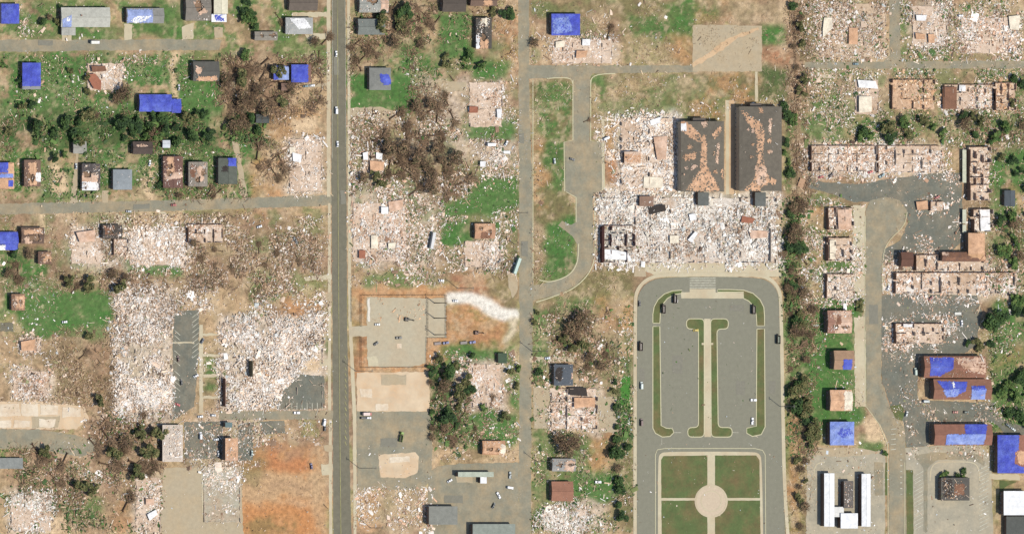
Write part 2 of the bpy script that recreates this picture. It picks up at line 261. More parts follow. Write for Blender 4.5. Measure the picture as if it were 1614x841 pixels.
for p in [rc(0, 0, 350, 320), rc(0, 338, 180, 530), rc(552, 0, 816, 130), rc(560, 130, 816, 430), rc(838, 0, 1090, 100), rc(932, 118, 1190, 188), rc(838, 480, 1000, 838), rc(1262, 100, 1614, 225), rc(1238, 310, 1364, 700), rc(1560, 230, 1614, 680), rc(390, 330, 520, 470)]:
    patch(GR, p, 4, .6, 1.0, .0) if False else None
    X0_, X1_ = min(q[0] for q in p), max(q[0] for q in p); m_ = (XX > X0_) & (XX < X1_) & (YY > p[0][1]) & (YY < p[2][1]); t = (m_ * np.clip((n1 * .6 + nC * .4 - .5) * 9, 0, 1) * .5)[..., None]; tint = tint * (1 - t) + lin((96, 124, 66)) * t
def ground():
    ex = np.array([-6000, -2500, -900, -300]); ax = np.concatenate([ex, gx, np.array([2000, 2700, 4500, 8000])])
    ay = np.concatenate([np.array([-6000, -2500, -900, -300]), gy, np.array([1200, 1900, 3800, 7000])])
    X, Y = np.meshgrid(ax, ay); H, Wd = X.shape
    V = np.stack([((X - 807) * MPP) / CT, (420.5 - Y) * MPP, np.zeros_like(X)], -1).reshape(-1, 3)
    tt = np.empty((H, Wd, 3)); tt[:] = lin((150, 132, 95)); tt[4:-4, 4:-4] = tint
    me = bpy.data.meshes.new('ground'); me.vertices.add(len(V)); me.vertices.foreach_set('co', V.astype(np.float32).ravel())
    idx = np.arange(H * Wd).reshape(H, Wd)
    q = np.stack([idx[1:, :-1], idx[1:, 1:], idx[:-1, 1:], idx[:-1, :-1]], -1).reshape(-1, 4)
    me.loops.add(q.size); me.loops.foreach_set('vertex_index', q.ravel().astype(np.int32))
    me.polygons.add(len(q)); me.polygons.foreach_set('loop_start', (np.arange(len(q)) * 4).astype(np.int32))
    me.update(calc_edges=True)
    a = me.attributes.new('tint', 'FLOAT_COLOR', 'POINT')
    a.data.foreach_set('color', np.concatenate([tt, np.ones((H, Wd, 1))], -1).astype(np.float32).ravel())
    me.materials.append(material('soil_and_grass', None, 0.95, 0.30, 0.30, 0.30, attr=True, bump=0.6))
    o = bpy.data.objects.new('ground', me); COL.objects.link(o); tag(o, kind='structure')

# ------------------------------------------------------------ paved sheets, each a few mm above the last
_z = [0.02]
def nz(): _z[0] += 0.0012; return _z[0]
def densify(poly, step=5, jit=0.5):
    out = []; n = len(poly)
    for i in range(n):
        (x0, y0), (x1, y1) = poly[i], poly[(i + 1) % n]; L = math.hypot(x1 - x0, y1 - y0); k = max(1, int(L / step))
        for j in range(k):
            t = j / k; out.append((x0 + (x1 - x0) * t + rnd.uniform(-jit, jit), y0 + (y1 - y0) * t + rnd.uniform(-jit, jit)))
    return out
def sheet(name, mat, poly, jit=0.5, h=None, parent=None, step=5):
    z = nz() if h is None else h + nz() - 0.02
    p = densify(poly, step, jit) if jit else poly
    v = [W3(x, y, z) for x, y in p]; n = len(v)
    area = sum(v[i][0] * v[(i + 1) % n][1] - v[(i + 1) % n][0] * v[i][1] for i in range(n))
    if area < 0: v = v[::-1]
    f = [tuple(range(n))]
    if h: v = v + [(a, b, -0.05) for a, b, c in v]; f += [((i + 1) % n, i, n + i, n + (i + 1) % n) for i in range(n)]
    o = obj(name, v, f, mat, parent)
    if parent is None: tag(o, kind='structure')
    return o
def smooth(pts, k=3):
    for _ in range(k):
        out = [pts[0]]
        for a, b in zip(pts[:-1], pts[1:]):
            out += [(a[0] * .75 + b[0] * .25, a[1] * .75 + b[1] * .25), (a[0] * .25 + b[0] * .75, a[1] * .25 + b[1] * .75)]
        pts = out + [pts[-1]]
    return pts
def roundc(poly, r=4, k=4):
    out = []; n = len(poly)
    for i in range(n):
        p = poly[i]; a = poly[i - 1]; b = poly[(i + 1) % n]
        la = math.hypot(a[0] - p[0], a[1] - p[1]); lb = math.hypot(b[0] - p[0], b[1] - p[1]); ra = min(r, la * .45); rb = min(r, lb * .45)
        A = (p[0] + (a[0] - p[0]) * ra / la, p[1] + (a[1] - p[1]) * ra / la); B_ = (p[0] + (b[0] - p[0]) * rb / lb, p[1] + (b[1] - p[1]) * rb / lb)
        for j in range(k + 1):
            t = j / k; out.append(((1 - t) ** 2 * A[0] + 2 * t * (1 - t) * p[0] + t * t * B_[0], (1 - t) ** 2 * A[1] + 2 * t * (1 - t) * p[1] + t * t * B_[1]))
    return out
def offset_line(pts, d):
    out = []
    for i, p in enumerate(pts):
        a = pts[max(0, i - 1)]; b = pts[min(len(pts) - 1, i + 1)]; dx, dy = b[0] - a[0], b[1] - a[1]; L = math.hypot(dx, dy) or 1
        out.append((p[0] - dy / L * d, p[1] + dx / L * d))
    return out
def strip(name, mat, pts, w, h=0, jit=0.0, closed=False):
    if closed: pts = pts + [pts[0]]
    a = offset_line(pts, -w / 2); b = offset_line(pts, w / 2)
    z = (h or 0) + nz(); v = []; f = []
    for p, q in zip(a, b):
        v += [W3(*p, z), W3(*q, z), W3(*p, -0.05), W3(*q, -0.05)]
    for i in range(len(pts) - 1):
        k = 4 * i; f += [(k, k + 4, k + 5, k + 1), (k + 4, k, k + 2, k + 6), (k + 1, k + 5, k + 7, k + 3)]
    f += [(1, 3, 2, 0), (4 * len(pts) - 4, 4 * len(pts) - 2, 4 * len(pts) - 1, 4 * len(pts) - 3)]
    o = obj(name, v, f, mat); tag(o, kind='structure'); return o
def poly_s(*a, k=3): 
    p = rc(*a); return smooth(p + [p[0]], k)[:-1]
# yards and slabs first
S = sheet
S('road', M_asph, rc(-90, 63, 349, 62, 345, 79, 150, 80, -90, 83), 1.0)
S('road', M_asph, rc(-90, 322, 0, 321, 280, 315, 523, 307, 523, 324, 280, 332, 0, 338, -90, 339), 1.0)
S('main_road', M_asph_d, rc(523, -90, 544, -90, 546, 250, 547, 500, 552, 760, 556, 932, 526, 932, 525, 760, 524, 500, 522, 250), 0.5)
S('road', M_asph, rc(816, -90, 834, -90, 834, 150, 838, 250, 841, 430, 838, 600, 836, 932, 817, 932, 819, 600, 818, 300), 0.8)
S('road', M_asph, rc(830, 103, 1100, 103, 1100, 114, 935, 116, 930, 124, 903, 126, 890, 123, 830, 124), 0.8)
S('school_yard', M_conc2, rc(1092, 39, 1201, 41, 1201, 113, 1092, 113), 0.8)
S('dirt_streak', M_sand, rc(1090, 100, 1112, 88, 1145, 62, 1170, 52, 1196, 42, 1196, 46, 1165, 59, 1148, 72, 1112, 97, 1092, 106), 1.5)
S('road', M_asph, rc(1268, 98, 1700, 95, 1700, 108, 1268, 109), 0.8)
S('road', M_asph, rc(1401, -90, 1418, -90, 1419, 88, 1428, 99, 1390, 99, 1402, 88), 0.8)
# school loop drive
S('school_drive', M_asph, rc(903, 120, 930, 118, 929, 222, 950, 225, 952, 298, 936, 305, 934, 318, 936, 400, 930, 425, 910, 448, 880, 464, 838, 474, 836, 450, 855, 447, 880, 441, 898, 432, 909, 412, 910, 385, 902, 372, 880, 355, 886, 348, 900, 354, 908, 350, 908, 312, 891, 300, 890, 224, 903, 222), 0.3)
for pts, w in [(rc(903, 126, 903, 221, 889, 224, 890, 301, 908, 311, 908, 350), 1.3), (smooth(rc(912, 384, 911, 414, 898, 434, 868, 445, 850, 441)), 1.5), (rc(931, 126, 931, 222, 951, 224, 953, 300), 1.3),
               (smooth(rc(937, 318, 939, 402, 930, 430, 905, 455, 870, 468, 845, 476)), 1.5), (smooth(rc(903, 132, 900, 124, 885, 122, 862, 124)), 1.4), (smooth(rc(931, 135, 932, 122, 945, 117, 970, 116)), 1.4), (rc(840, 126, 840, 440), 1.2)]:
    strip('kerb', M_kerb, pts, w, 0.12)
S('path', M_conc, rc(948, 188, 986, 187, 986, 190, 953, 191, 953, 300, 949, 300), 0.3)
S('path', M_conc, rc(1190, 113, 1194, 113, 1195, 160, 1190, 160), 0.3)
S('path', M_sand, rc(1143, 158, 1158, 158, 1160, 306, 1143, 306), 0.6)
S('path', M_conc, rc(1144, 158, 1149, 158, 1149, 306, 1144, 306), 0.5)
S('plaza', M_conc, rc(1000, 414, 1226, 414, 1238, 424, 1240, 436, 1196, 436, 1036, 436, 1010, 424), 0.8)
# sidewalks along the main road
S('pavement', M_conc, rc(515, -90, 521, -90, 521, 310, 515, 310), 0.4)
S('pavement', M_conc, rc(517, 320, 521, 320, 522, 650, 517, 650), 0.4)
S('pavement', M_conc, rc(518, 660, 523, 660, 524, 932, 519, 932), 0.4)
S('pavement', M_conc, rc(547, -90, 551, -90, 554, 500, 562, 660, 562, 932, 558, 932, 556, 660, 549, 500), 0.4)
# driveways and slabs
for m, p in [(M_conc, rc(98, 55, 113, 55, 112, 64, 98, 64)), (M_conc, rc(196, 38, 208, 38, 208, 63, 196, 63)), (M_conc, rc(287, 43, 305, 35, 305, 62, 287, 62)), (M_conc2, rc(338, 43, 352, 43, 351, 60, 338, 60)),
             (M_sand, rc(267, 80, 279, 80, 279, 155, 268, 157)), (M_conc, rc(461, 20, 515, 19, 515, 27, 461, 27)), (M_conc, rc(480, 54, 516, 53, 516, 62, 485, 62)), (M_conc2, rc(552, 170, 600, 168, 629, 178, 629, 190, 552, 183)), (M_conc2, rc(480, 132, 516, 131, 516, 136, 480, 138)),
             (M_conc2, rc(679, 126, 735, 130, 734, 145, 680, 143)), (M_sand, rc(461, 186, 496, 184, 498, 209, 461, 209)), (M_conc2, rc(365, 220, 374, 218, 390, 308, 379, 310, 374, 260)), (M_conc, rc(362, 128, 372, 122, 372, 150, 364, 148)),
             (M_conc2, rc(112, 300, 120, 240, 124, 240, 122, 320, 110, 320)), (M_conc2, rc(161, 300, 171, 300, 170, 319, 161, 319)), (M_sand, rc(224, 292, 236, 262, 244, 262, 243, 318, 232, 318)), (M_conc, rc(182, 337, 198, 336, 196, 366, 188, 366)), (M_sand, rc(212, 336, 236, 335, 236, 362, 214, 360)), (M_conc, rc(251, 334, 263, 334, 262, 358, 250, 358)),
             (M_sand, rc(60, 340, 72, 340, 70, 360, 62, 360)), (M_sand, rc(78, 262, 88, 255, 106, 275, 105, 300, 94, 306, 82, 300)), (M_sand, rc(264, 340, 290, 332, 288, 350, 266, 352)),
             (M_pad, rc(-20, 633, 60, 632, 132, 639, 140, 660, 120, 676, -20, 675)), (M_asph, rc(-90, 675, 60, 676, 90, 680, 150, 692, 158, 706, 130, 720, 60, 708, -90, 702)), (M_slab, rc(0, 636, 30, 636, 32, 655, 0, 656)), (M_slab, rc(0, 662, 18, 662, 17, 673, 0, 673)), (M_conc2, rc(50, 656, 95, 655, 92, 673, 50, 674)),
             (M_lot, rc(274, 489, 314, 489, 313, 560, 306, 640, 272, 662, 272, 560)), (M_conc, rc(314, 512, 320, 512, 320, 650, 314, 650)), (M_conc, rc(320, 525, 346, 525, 346, 529, 320, 529)), (M_conc, rc(320, 557, 346, 558, 346, 562, 320, 561)), (M_conc, rc(320, 589, 346, 589, 346, 594, 320, 594)), (M_conc, rc(320, 623, 350, 624, 350, 628, 320, 628)), (M_conc, rc(272, 539, 306, 539, 306, 541, 272, 541)),
             (M_lot, rc(440, 612, 468, 590, 511, 592, 512, 643, 436, 645)), (M_asph, rc(345, 648, 525, 646, 525, 660, 345, 661)), (M_lot, rc(290, 664, 352, 664, 352, 722, 292, 722)), (M_lot, rc(375, 668, 400, 664, 398, 725, 376, 725)), (M_lot, rc(410, 664, 448, 662, 450, 682, 412, 684)),
             (M_conc2, rc(506, 460, 523, 460, 523, 484, 508, 482)), (M_conc, rc(504, 566, 522, 566, 522, 576, 504, 576)), (M_sand, rc(482, 559, 503, 558, 503, 582, 483, 584)), (M_conc, rc(480, 436, 523, 432, 523, 440, 482, 442)), (M_conc, rc(506, 731, 524, 731, 524, 747, 507, 748)), (M_conc2, rc(510, 702, 524, 700, 524, 712, 512, 710)),
             (M_conc2, rc(258, 736, 320, 736, 380, 734, 384, 850, 254, 850, 254, 770)), (M_sand, rc(77, 815, 122, 815, 120, 840, 76, 840)),
             (M_grey, rc(578, 468, 702, 470, 704, 532, 672, 532, 671, 572, 650, 578, 580, 577, 578, 530, 550, 530, 550, 514, 578, 512)), (M_pad, rc(562, 587, 676, 585, 678, 648, 563, 648)), (M_asph, rc(562, 648, 678, 648, 682, 700, 680, 755, 664, 770, 563, 772)), (M_pad, rc(596, 716, 655, 712, 660, 720, 658, 745, 640, 752, 600, 752)),
             (M_gravel, rc(704, 460, 738, 460, 790, 484)), (M_conc2, rc(800, 430, 814, 425, 816, 455, 808, 470, 802, 452)),
             (M_asph, rc(676, 745, 690, 734, 724, 730, 818, 728, 818, 860, 672, 860)), (M_conc2, rc(718, 748, 745, 748, 745, 760, 720, 760)), (M_conc, rc(834, 562, 905, 561, 905, 569, 834, 570)), (M_conc2, rc(840, 610, 868, 606, 868, 675, 842, 675)), (M_conc2, rc(940, 625, 972, 625, 975, 680, 945, 682)),
             (M_lot, rc(1272, 278, 1300, 288, 1360, 290, 1400, 282, 1480, 272, 1515, 272, 1517, 330, 1520, 378, 1500, 395, 1440, 398, 1400, 412, 1388, 412, 1388, 396, 1420, 378, 1432, 350, 1425, 325, 1380, 318, 1345, 318, 1300, 302, 1272, 296)),
             (M_lot, rc(1388, 466, 1420, 462, 1540, 466, 1548, 490, 1538, 545, 1520, 556, 1448, 560, 1446, 630, 1566, 634, 1575, 656, 1640, 684, 1640, 700, 1590, 690, 1566, 664, 1464, 666, 1464, 702, 1428, 705, 1425, 665, 1404, 640, 1390, 600)),
             (M_conc, rc(1344, 324, 1364, 324, 1364, 465, 1346, 465)), (M_conc, rc(1346, 500, 1364, 498, 1365, 640, 1348, 640)),
             (M_lotg, rc(1272, 714, 1395, 712, 1395, 860, 1270, 860)), (M_asph, rc(1378, 728, 1392, 728, 1392, 780, 1378, 780)),
             (M_lotg, rc(1426, 705, 1470, 702, 1545, 701, 1562, 720, 1566, 860, 1426, 860)), (M_conc, rc(1560, 746, 1606, 746, 1608, 756, 1560, 754)), (M_sand, rc(1363, 660, 1382, 655, 1399, 676, 1399, 696, 1363, 696)), (M_conc2, rc(1270, 700, 1300, 706, 1340, 704, 1395, 712, 1330, 720, 1275, 716)),
             (M_asph_d, rc(0, 508, 20, 508, 21, 522, 0, 522)), (M_slab, rc(1350, 128, 1382, 126, 1384, 178, 1350, 180)), (M_conc2, rc(1000, 412, 1016, 404, 1018, 436, 1000, 436)), (M_conc, rc(1290, 108, 1293, 108, 1293, 140, 1290, 140)), (M_conc, rc(1292, 118, 1310, 117, 1312, 123, 1292, 124))]:
    if m is M_sand or m is M_gravel:
        if m is M_sand: patch((226, 196, 156), p, 2, .9, .5)
        continue
    (S)('parking_lot' if m in (M_lot,) else 'lane' if m in (M_asph, M_asph_d) else 'gravel_track' if m is M_gravel else 'dirt_drive' if m is M_sand else 'concrete_yard', m, p, 0.9)
S('road', M_asph, rc(1365, 330, 1372, 316, 1395, 310, 1418, 316, 1430, 332, 1425, 355, 1400, 378, 1390, 400, 1389, 600, 1402, 640, 1426, 676, 1428, 720, 1430, 932, 1400, 932, 1402, 700, 1388, 670, 1366, 640, 1364, 500), 0.5)
strip('kerb', M_kerb, rc(1364, 340, 1363, 500, 1365, 640, 1386, 668, 1399, 700, 1400, 850), 1.0, 0.12)
strip('kerb', M_kerb, smooth(rc(1430, 334, 1426, 356, 1400, 379, 1391, 402, 1391, 460)), 1.0, 0.12)
S('verge', M_lawn, rc(1428, 740, 1439, 740, 1440, 860, 1429, 860), 0.4)
S('verge', M_lawn, rc(1395, 728, 1400, 728, 1400, 780, 1395, 780), 0.4)
M_verge = material('verge_grass', C((74, 130, 48)), 0.95, 0.2, 0.3, 0.2)
S('verge', M_verge, rc(978, 596, 993, 592, 994, 688, 980, 690), 1.2)
S('verge', M_lawn, rc(1403, 640, 1420, 636, 1426, 648, 1422, 662, 1412, 660), 0.8)
ground()
# school parking loop
lot = smooth(rc(1004, 860, 1004, 482, 1006, 462, 1020, 444, 1046, 436, 1186, 436, 1212, 442, 1226, 458, 1228, 482, 1233, 700, 1238, 860), 3)
S('parking_lot', M_school_lot, lot, 0)
strip('pavement', M_conc, smooth(rc(1001, 860, 1001, 480, 1003, 458, 1018, 440, 1044, 432, 1188, 432, 1214, 438, 1229, 456, 1231, 482, 1234, 640, 1236, 760, 1243, 860), 3), 5.5, 0.10)
def island(poly, kerbw=1.3):
    S('lawn', M_lawn, poly, 0, h=0.10)
    strip('kerb', M_kerb, poly, kerbw, 0.13, closed=True)
ARC_L = [(1029, 509), (1029, 495), (1031, 483), (1037, 472), (1047, 463), (1060, 458), (1075, 457)]
island(ARC_L + [(1074, 462), (1062, 464), (1052, 470), (1044, 480), (1041, 492), (1040, 509)])
island([(1029, 514), (1040, 514), (1042, 670), (1050, 674), (1060, 675), (1062, 681), (1056, 687), (1044, 688), (1033, 682), (1029, 674)])
ARC_R = [(1131, 456), (1150, 456), (1172, 457), (1187, 462), (1198, 472), (1204, 484), (1205, 497), (1205, 513)]
island(ARC_R + [(1193, 513), (1192, 496), (1188, 482), (1180, 474), (1172, 470), (1172, 460), (1131, 460)])
island([(1193, 518), (1205, 518), (1206, 672), (1200, 684), (1186, 687), (1177, 682), (1177, 674), (1192, 671)])
island(roundc(rc(1082, 502, 1110, 502, 1110, 688, 1084, 688, 1084, 673, 1101, 673, 1101, 518, 1082, 518), 7))
island(roundc(rc(1120, 502, 1148, 502, 1148, 518, 1130, 518, 1132, 673, 1154, 673, 1154, 688, 1121, 688), 7))
S('path', M_conc, rc(1110, 502, 1120, 502, 1121, 688, 1110, 688), 0.2, h=0.11)
S('path', M_conc, rc(1106, 540, 1124, 540, 1124, 543, 1106, 543), 0.2, h=0.12)
S('path', M_conc, rc(1073, 460, 1172, 461, 1172, 470, 1074, 470), 0.3, h=0.06)
S('path', M_conc, rc(1087, 455, 1128, 455, 1128, 462, 1087, 462), 0.2, h=0.07)
for k in range(7): S('crossing_line', M_paint, rc(1087, 437.5 + k * 2.6, 1128, 437.5 + k * 2.6, 1128, 438.5 + k * 2.6, 1087, 438.5 + k * 2.6), 0, h=0.03)
sq = smooth(rc(1037, 860, 1037, 724, 1040, 714, 1050, 711, 1186, 711, 1197, 714, 1201, 724, 1203, 860), 2)
S('pavement', M_conc, sq, 0, h=0.10)
S('lawn', M_lawn, rc(1042, 724, 1046, 718, 1115, 717, 1115, 860, 1043, 860), 0.2, h=0.13)
S('lawn', M_lawn, rc(1127, 717, 1192, 717, 1197, 724, 1199, 860, 1127, 860), 0.2, h=0.13)
S('path', M_conc, rc(1042, 784, 1199, 784, 1199, 788, 1042, 788), 0.2, h=0.15)
M_brick = material('brick_paving', C((214, 194, 166)), 0.9, 0.08, 0.6, 0.08)
S('plaza', M_brick, ell(1121, 789, 26, 26, 40), 0, h=0.17)
strip('paving_ring', M_conc, ell(1121, 789, 16, 16, 36), 1.6, 0.21, closed=True)
strip('paving_ring', M_conc, ell(1121, 789, 24, 24, 36), 1.6, 0.21, closed=True)
strip('kerb', M_kerb, rc(1033, 860, 1033, 716, 1036, 708, 1048, 706, 1190, 706, 1202, 709, 1206, 716, 1207, 860), 1.0, 0.10)
# patches, stains and worn wheel tracks
for p in [rc(526, 90, 534, 90, 534, 118, 526, 118), rc(536, 300, 544, 300, 545, 322, 537, 322), rc(818, 210, 826, 210, 826, 226, 818, 226), rc(822, 380, 832, 380, 832, 404, 822, 404), rc(60, 64, 84, 64, 84, 72, 60, 72), rc(210, 322, 236, 321, 236, 329, 210, 330), rc(1008, 580, 1016, 580, 1016, 604, 1008, 604), rc(1212, 600, 1222, 600, 1222, 620, 1212, 620), rc(1060, 560, 1076, 560, 1076, 588, 1060, 588), rc(1160, 600, 1174, 600, 1174, 622, 1160, 622), rc(1150, 480, 1172, 480, 1172, 490, 1150, 490), rc(1370, 480, 1384, 480, 1384, 510, 1370, 510), rc(600, 690, 626, 690, 626, 704, 600, 704), rc(700, 780, 730, 780, 730, 792, 700, 792)]:
    S('asphalt_patch', M_patch, p, 0.6)
for m, p in [(M_slab, rc(34, 636, 60, 636, 60, 655, 34, 655)), (M_slab, rc(98, 641, 128, 643, 127, 656, 97, 657)), (M_slab, rc(22, 662, 48, 662, 47, 673, 21, 673)), (M_slab, rc(62, 660, 88, 660, 86, 673, 62, 673)), (M_slab, rc(64, 637, 92, 638, 92, 652, 64, 654)), (M_conc, rc(318, 737, 320, 737, 320, 812, 318, 812)), (M_slab, rc(592, 636, 612, 636, 612, 647, 592, 647)), (M_slab, rc(566, 612, 586, 612, 586, 626, 568, 626)), (M_conc2, rc(600, 590, 640, 590, 640, 606, 602, 606)), (M_slab, rc(614, 720, 646, 718, 646, 728, 614, 729)), (M_gravel, rc(579, 470, 583, 470, 584, 506, 580, 506)), (M_conc, rc(578, 562, 594, 560, 596, 576, 580, 576)), (M_slab, rc(625, 541, 633, 541, 633, 548, 625, 548)), (M_grey, rc(672, 472, 700, 472, 700, 530, 672, 530))]:
    S('concrete_yard', m, p, 1.0)
strip('kerb', M_kerb, rc(1426, 728, 1426, 850), 0.8, 0.1)
for pts in [rc(1466, 838, 1466, 745, 1470, 732, 1480, 727, 1530, 727, 1540, 732, 1544, 745, 1544, 838), rc(1452, 730, 1460, 715, 1540, 712), rc(1282, 838, 1283, 740, 1288, 728, 1380, 726)]: strip('drive_edge', M_conc, roundc(pts, 12)[5:-5], 1.6)
S('lane', M_asph, roundc(rc(1440, 718, 1470, 712, 1540, 714, 1552, 724, 1552, 735, 1536, 724, 1476, 724, 1462, 736, 1462, 838, 1456, 838, 1456, 736), 5), 0.5)
S('verge', M_lawn, rc(1576, 756, 1604, 758, 1582, 768, 1574, 790), 0.6)
# painted markings
def lines(lst, mat=M_paint, name='road_marking'):
    z0 = _z[0] + 0.004
    for x0, y0, x1, y1, w in lst: _z[0] = z0; strip(name, mat, [(x0, y0), (x1, y1)], w)
lines([(532, -90, 532.5, 250, 0.9), (532.5, 250, 534, 500, 0.9), (534, 500, 537.5, 860, 0.9)], M_yellow)
lines([(524, -90, 523.5, 250, .5), (543, -90, 545.5, 250, .5)])
lines([(543.5 + k * 0.0, 560 + k * 9, 546 + k * 0.0, 566 + k * 9, 1.2) for k in range(16)], M_yellow)
lines([(818, 158 + i * 8, 822, 158 + i * 8, 1.2) for i in range(8)] + [(828, 215 + i * 7, 831, 215 + i * 7, 1.2) for i in range(6)], M_faint)
lines([(452 + i * 8, 634, 452 + i * 8, 645, 1) for i in range(8)] + [(303, 500 + i * 8, 313, 492 + i * 8, 0.9) for i in range(9)] + [(275, 520 + i * 8, 284, 528 + i * 8, 0.9) for i in range(12) if i not in (3, 7)])
lines([(1441, 750 + i * 6, 1455, 742 + i * 6, 1.0) for i in range(15)] + [(1543, 740 + i * 6, 1558, 732 + i * 6, 1.0) for i in range(17)] + [(1404, 676 + i * 8, 1412, 675 + i * 8, 1.2) for i in range(5)] + [(1419, 715 + i * 9, 1422, 715 + i * 9, 1.5) for i in range(8)])
lines([(1063, 681, 1074, 681, 0.8), (1155, 681, 1164, 681, 0.8), (1043, 690, 1043, 700, 0.8), (1011, 690, 1018, 723, 0.0001)][:3])
# ------------------------------------------------------------ rubble: thousands of boards, plates, bricks as real tilted pieces
PAL = {
 'white': [((255, 248, 238), .27), ((252, 232, 210), .30), ((240, 210, 182), .22), ((206, 178, 150), .08), ((168, 140, 114), .04), ((110, 90, 74), .015), ((224, 224, 218), .02)],
 'cool': [((255, 250, 240), .36), ((244, 234, 218), .24), ((218, 208, 190), .14), ((234, 204, 180), .12), ((182, 172, 154), .05), ((126, 118, 104), .02)],
 'pink': [((254, 244, 232), .34), ((246, 220, 196), .28), ((228, 184, 152), .22), ((204, 162, 130), .14), ((152, 118, 94), .07), ((100, 78, 64), .03)],
 'brown': [((236, 214, 192), .10), ((206, 174, 142), .2), ((168, 134, 104), .24), ((128, 100, 76), .2), ((92, 70, 54), .18), ((150, 142, 100), .08)],
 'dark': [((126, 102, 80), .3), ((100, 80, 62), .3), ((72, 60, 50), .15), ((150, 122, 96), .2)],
 'mixed': [((250, 240, 228), .16), ((226, 200, 174), .24), ((190, 156, 126), .22), ((144, 116, 92), .16), ((110, 88, 70), .06), ((146, 148, 104), .06), ((200, 204, 200), .04)],
 'litter': [((255, 250, 244), .25), ((230, 206, 184), .3), ((180, 146, 116), .2), ((120, 96, 74), .15), ((214, 222, 226), .1)],
 'wood': [((232, 190, 148), .4), ((210, 164, 124), .3), ((170, 128, 96), .15), ((246, 226, 200), .15)],
 'tangle': [((136, 106, 80), .26), ((112, 88, 66), .18), ((164, 130, 100), .22), ((196, 164, 128), .16), ((96, 98, 60), .12), ((76, 60, 48), .06)],
 'straw': [((226, 200, 164), .3), ((200, 170, 132), .3), ((160, 130, 98), .2), ((120, 94, 70), .15), ((245, 226, 200), .05)],
 'leaf': [((74, 104, 48), .35), ((60, 84, 40), .3), ((98, 126, 62), .25), ((120, 128, 74), .1)],
}
def rot_rand(n, tilt):
    yaw = rng.uniform(0, 2 * np.pi, n); th = np.abs(rng.normal(0, tilt, n)); ph = rng.uniform(0, 2 * np.pi, n)
    ax = np.stack([np.cos(ph), np.sin(ph), np.zeros(n)], -1); c = np.cos(th)[:, None, None]; s = np.sin(th)[:, None, None]
    K = np.zeros((n, 3, 3)); K[:, 0, 1] = -ax[:, 2]; K[:, 0, 2] = ax[:, 1]; K[:, 1, 0] = ax[:, 2]; K[:, 1, 2] = -ax[:, 0]; K[:, 2, 0] = -ax[:, 1]; K[:, 2, 1] = ax[:, 0]
    Rt = np.eye(3)[None] + s * K + (1 - c) * (K @ K)
    Y = np.zeros((n, 3, 3)); Y[:, 0, 0] = np.cos(yaw); Y[:, 0, 1] = -np.sin(yaw); Y[:, 1, 0] = np.sin(yaw); Y[:, 1, 1] = np.cos(yaw); Y[:, 2, 2] = 1
    return Rt @ Y
CUBE = np.array([(-.5, -.5, -.5), (.5, -.5, -.5), (.5, .5, -.5), (-.5, .5, -.5), (-.5, -.5, .5), (.5, -.5, .5), (.5, .5, .5), (-.5, .5, .5)])
QF = np.array([(4, 5, 6, 7), (0, 1, 5, 4), (1, 2, 6, 5), (2, 3, 7, 6), (3, 0, 4, 7)])
NP = [0]
def pieces_mesh(name, P, dims, Rm, cols, mat=None):
    n = len(P); NP[0] += n
    v = CUBE[None] * dims[:, None, :]
    sk = rng.uniform(0.7, 1.0, (n, 4, 1)); v[:, 4:, :2] *= sk                     # chipped, uneven tops
    v = np.einsum('nij,nkj->nki', Rm, v) + P[:, None, :]
    me = bpy.data.meshes.new(name); me.vertices.add(n * 8); me.vertices.foreach_set('co', v.astype(np.float32).ravel())
    q = (QF[None] + (np.arange(n) * 8)[:, None, None]).reshape(-1, 4)
    me.loops.add(q.size); me.loops.foreach_set('vertex_index', q.ravel().astype(np.int32))
    me.polygons.add(len(q)); me.polygons.foreach_set('loop_start', (np.arange(len(q)) * 4).astype(np.int32)); me.update(calc_edges=True)
    a = me.attributes.new('tint', 'FLOAT_COLOR', 'POINT'); c = np.repeat(np.concatenate([cols, np.ones((n, 1))], -1), 8, 0)
    a.data.foreach_set('color', c.astype(np.float32).ravel()); me.materials.append(mat or M_debris)
    return me
def pick(pal, n, shade=None):
    cs = np.array([C(c) for c, w in PAL[pal]]); w = np.array([w for c, w in PAL[pal]]); w = w / w.sum()
    k = rng.choice(len(cs), n, p=w); return np.clip(cs[k] * rng.uniform(0.85, 1.12, (n, 1)) * (1 if shade is None else shade[:, None]), 0, 0.85)
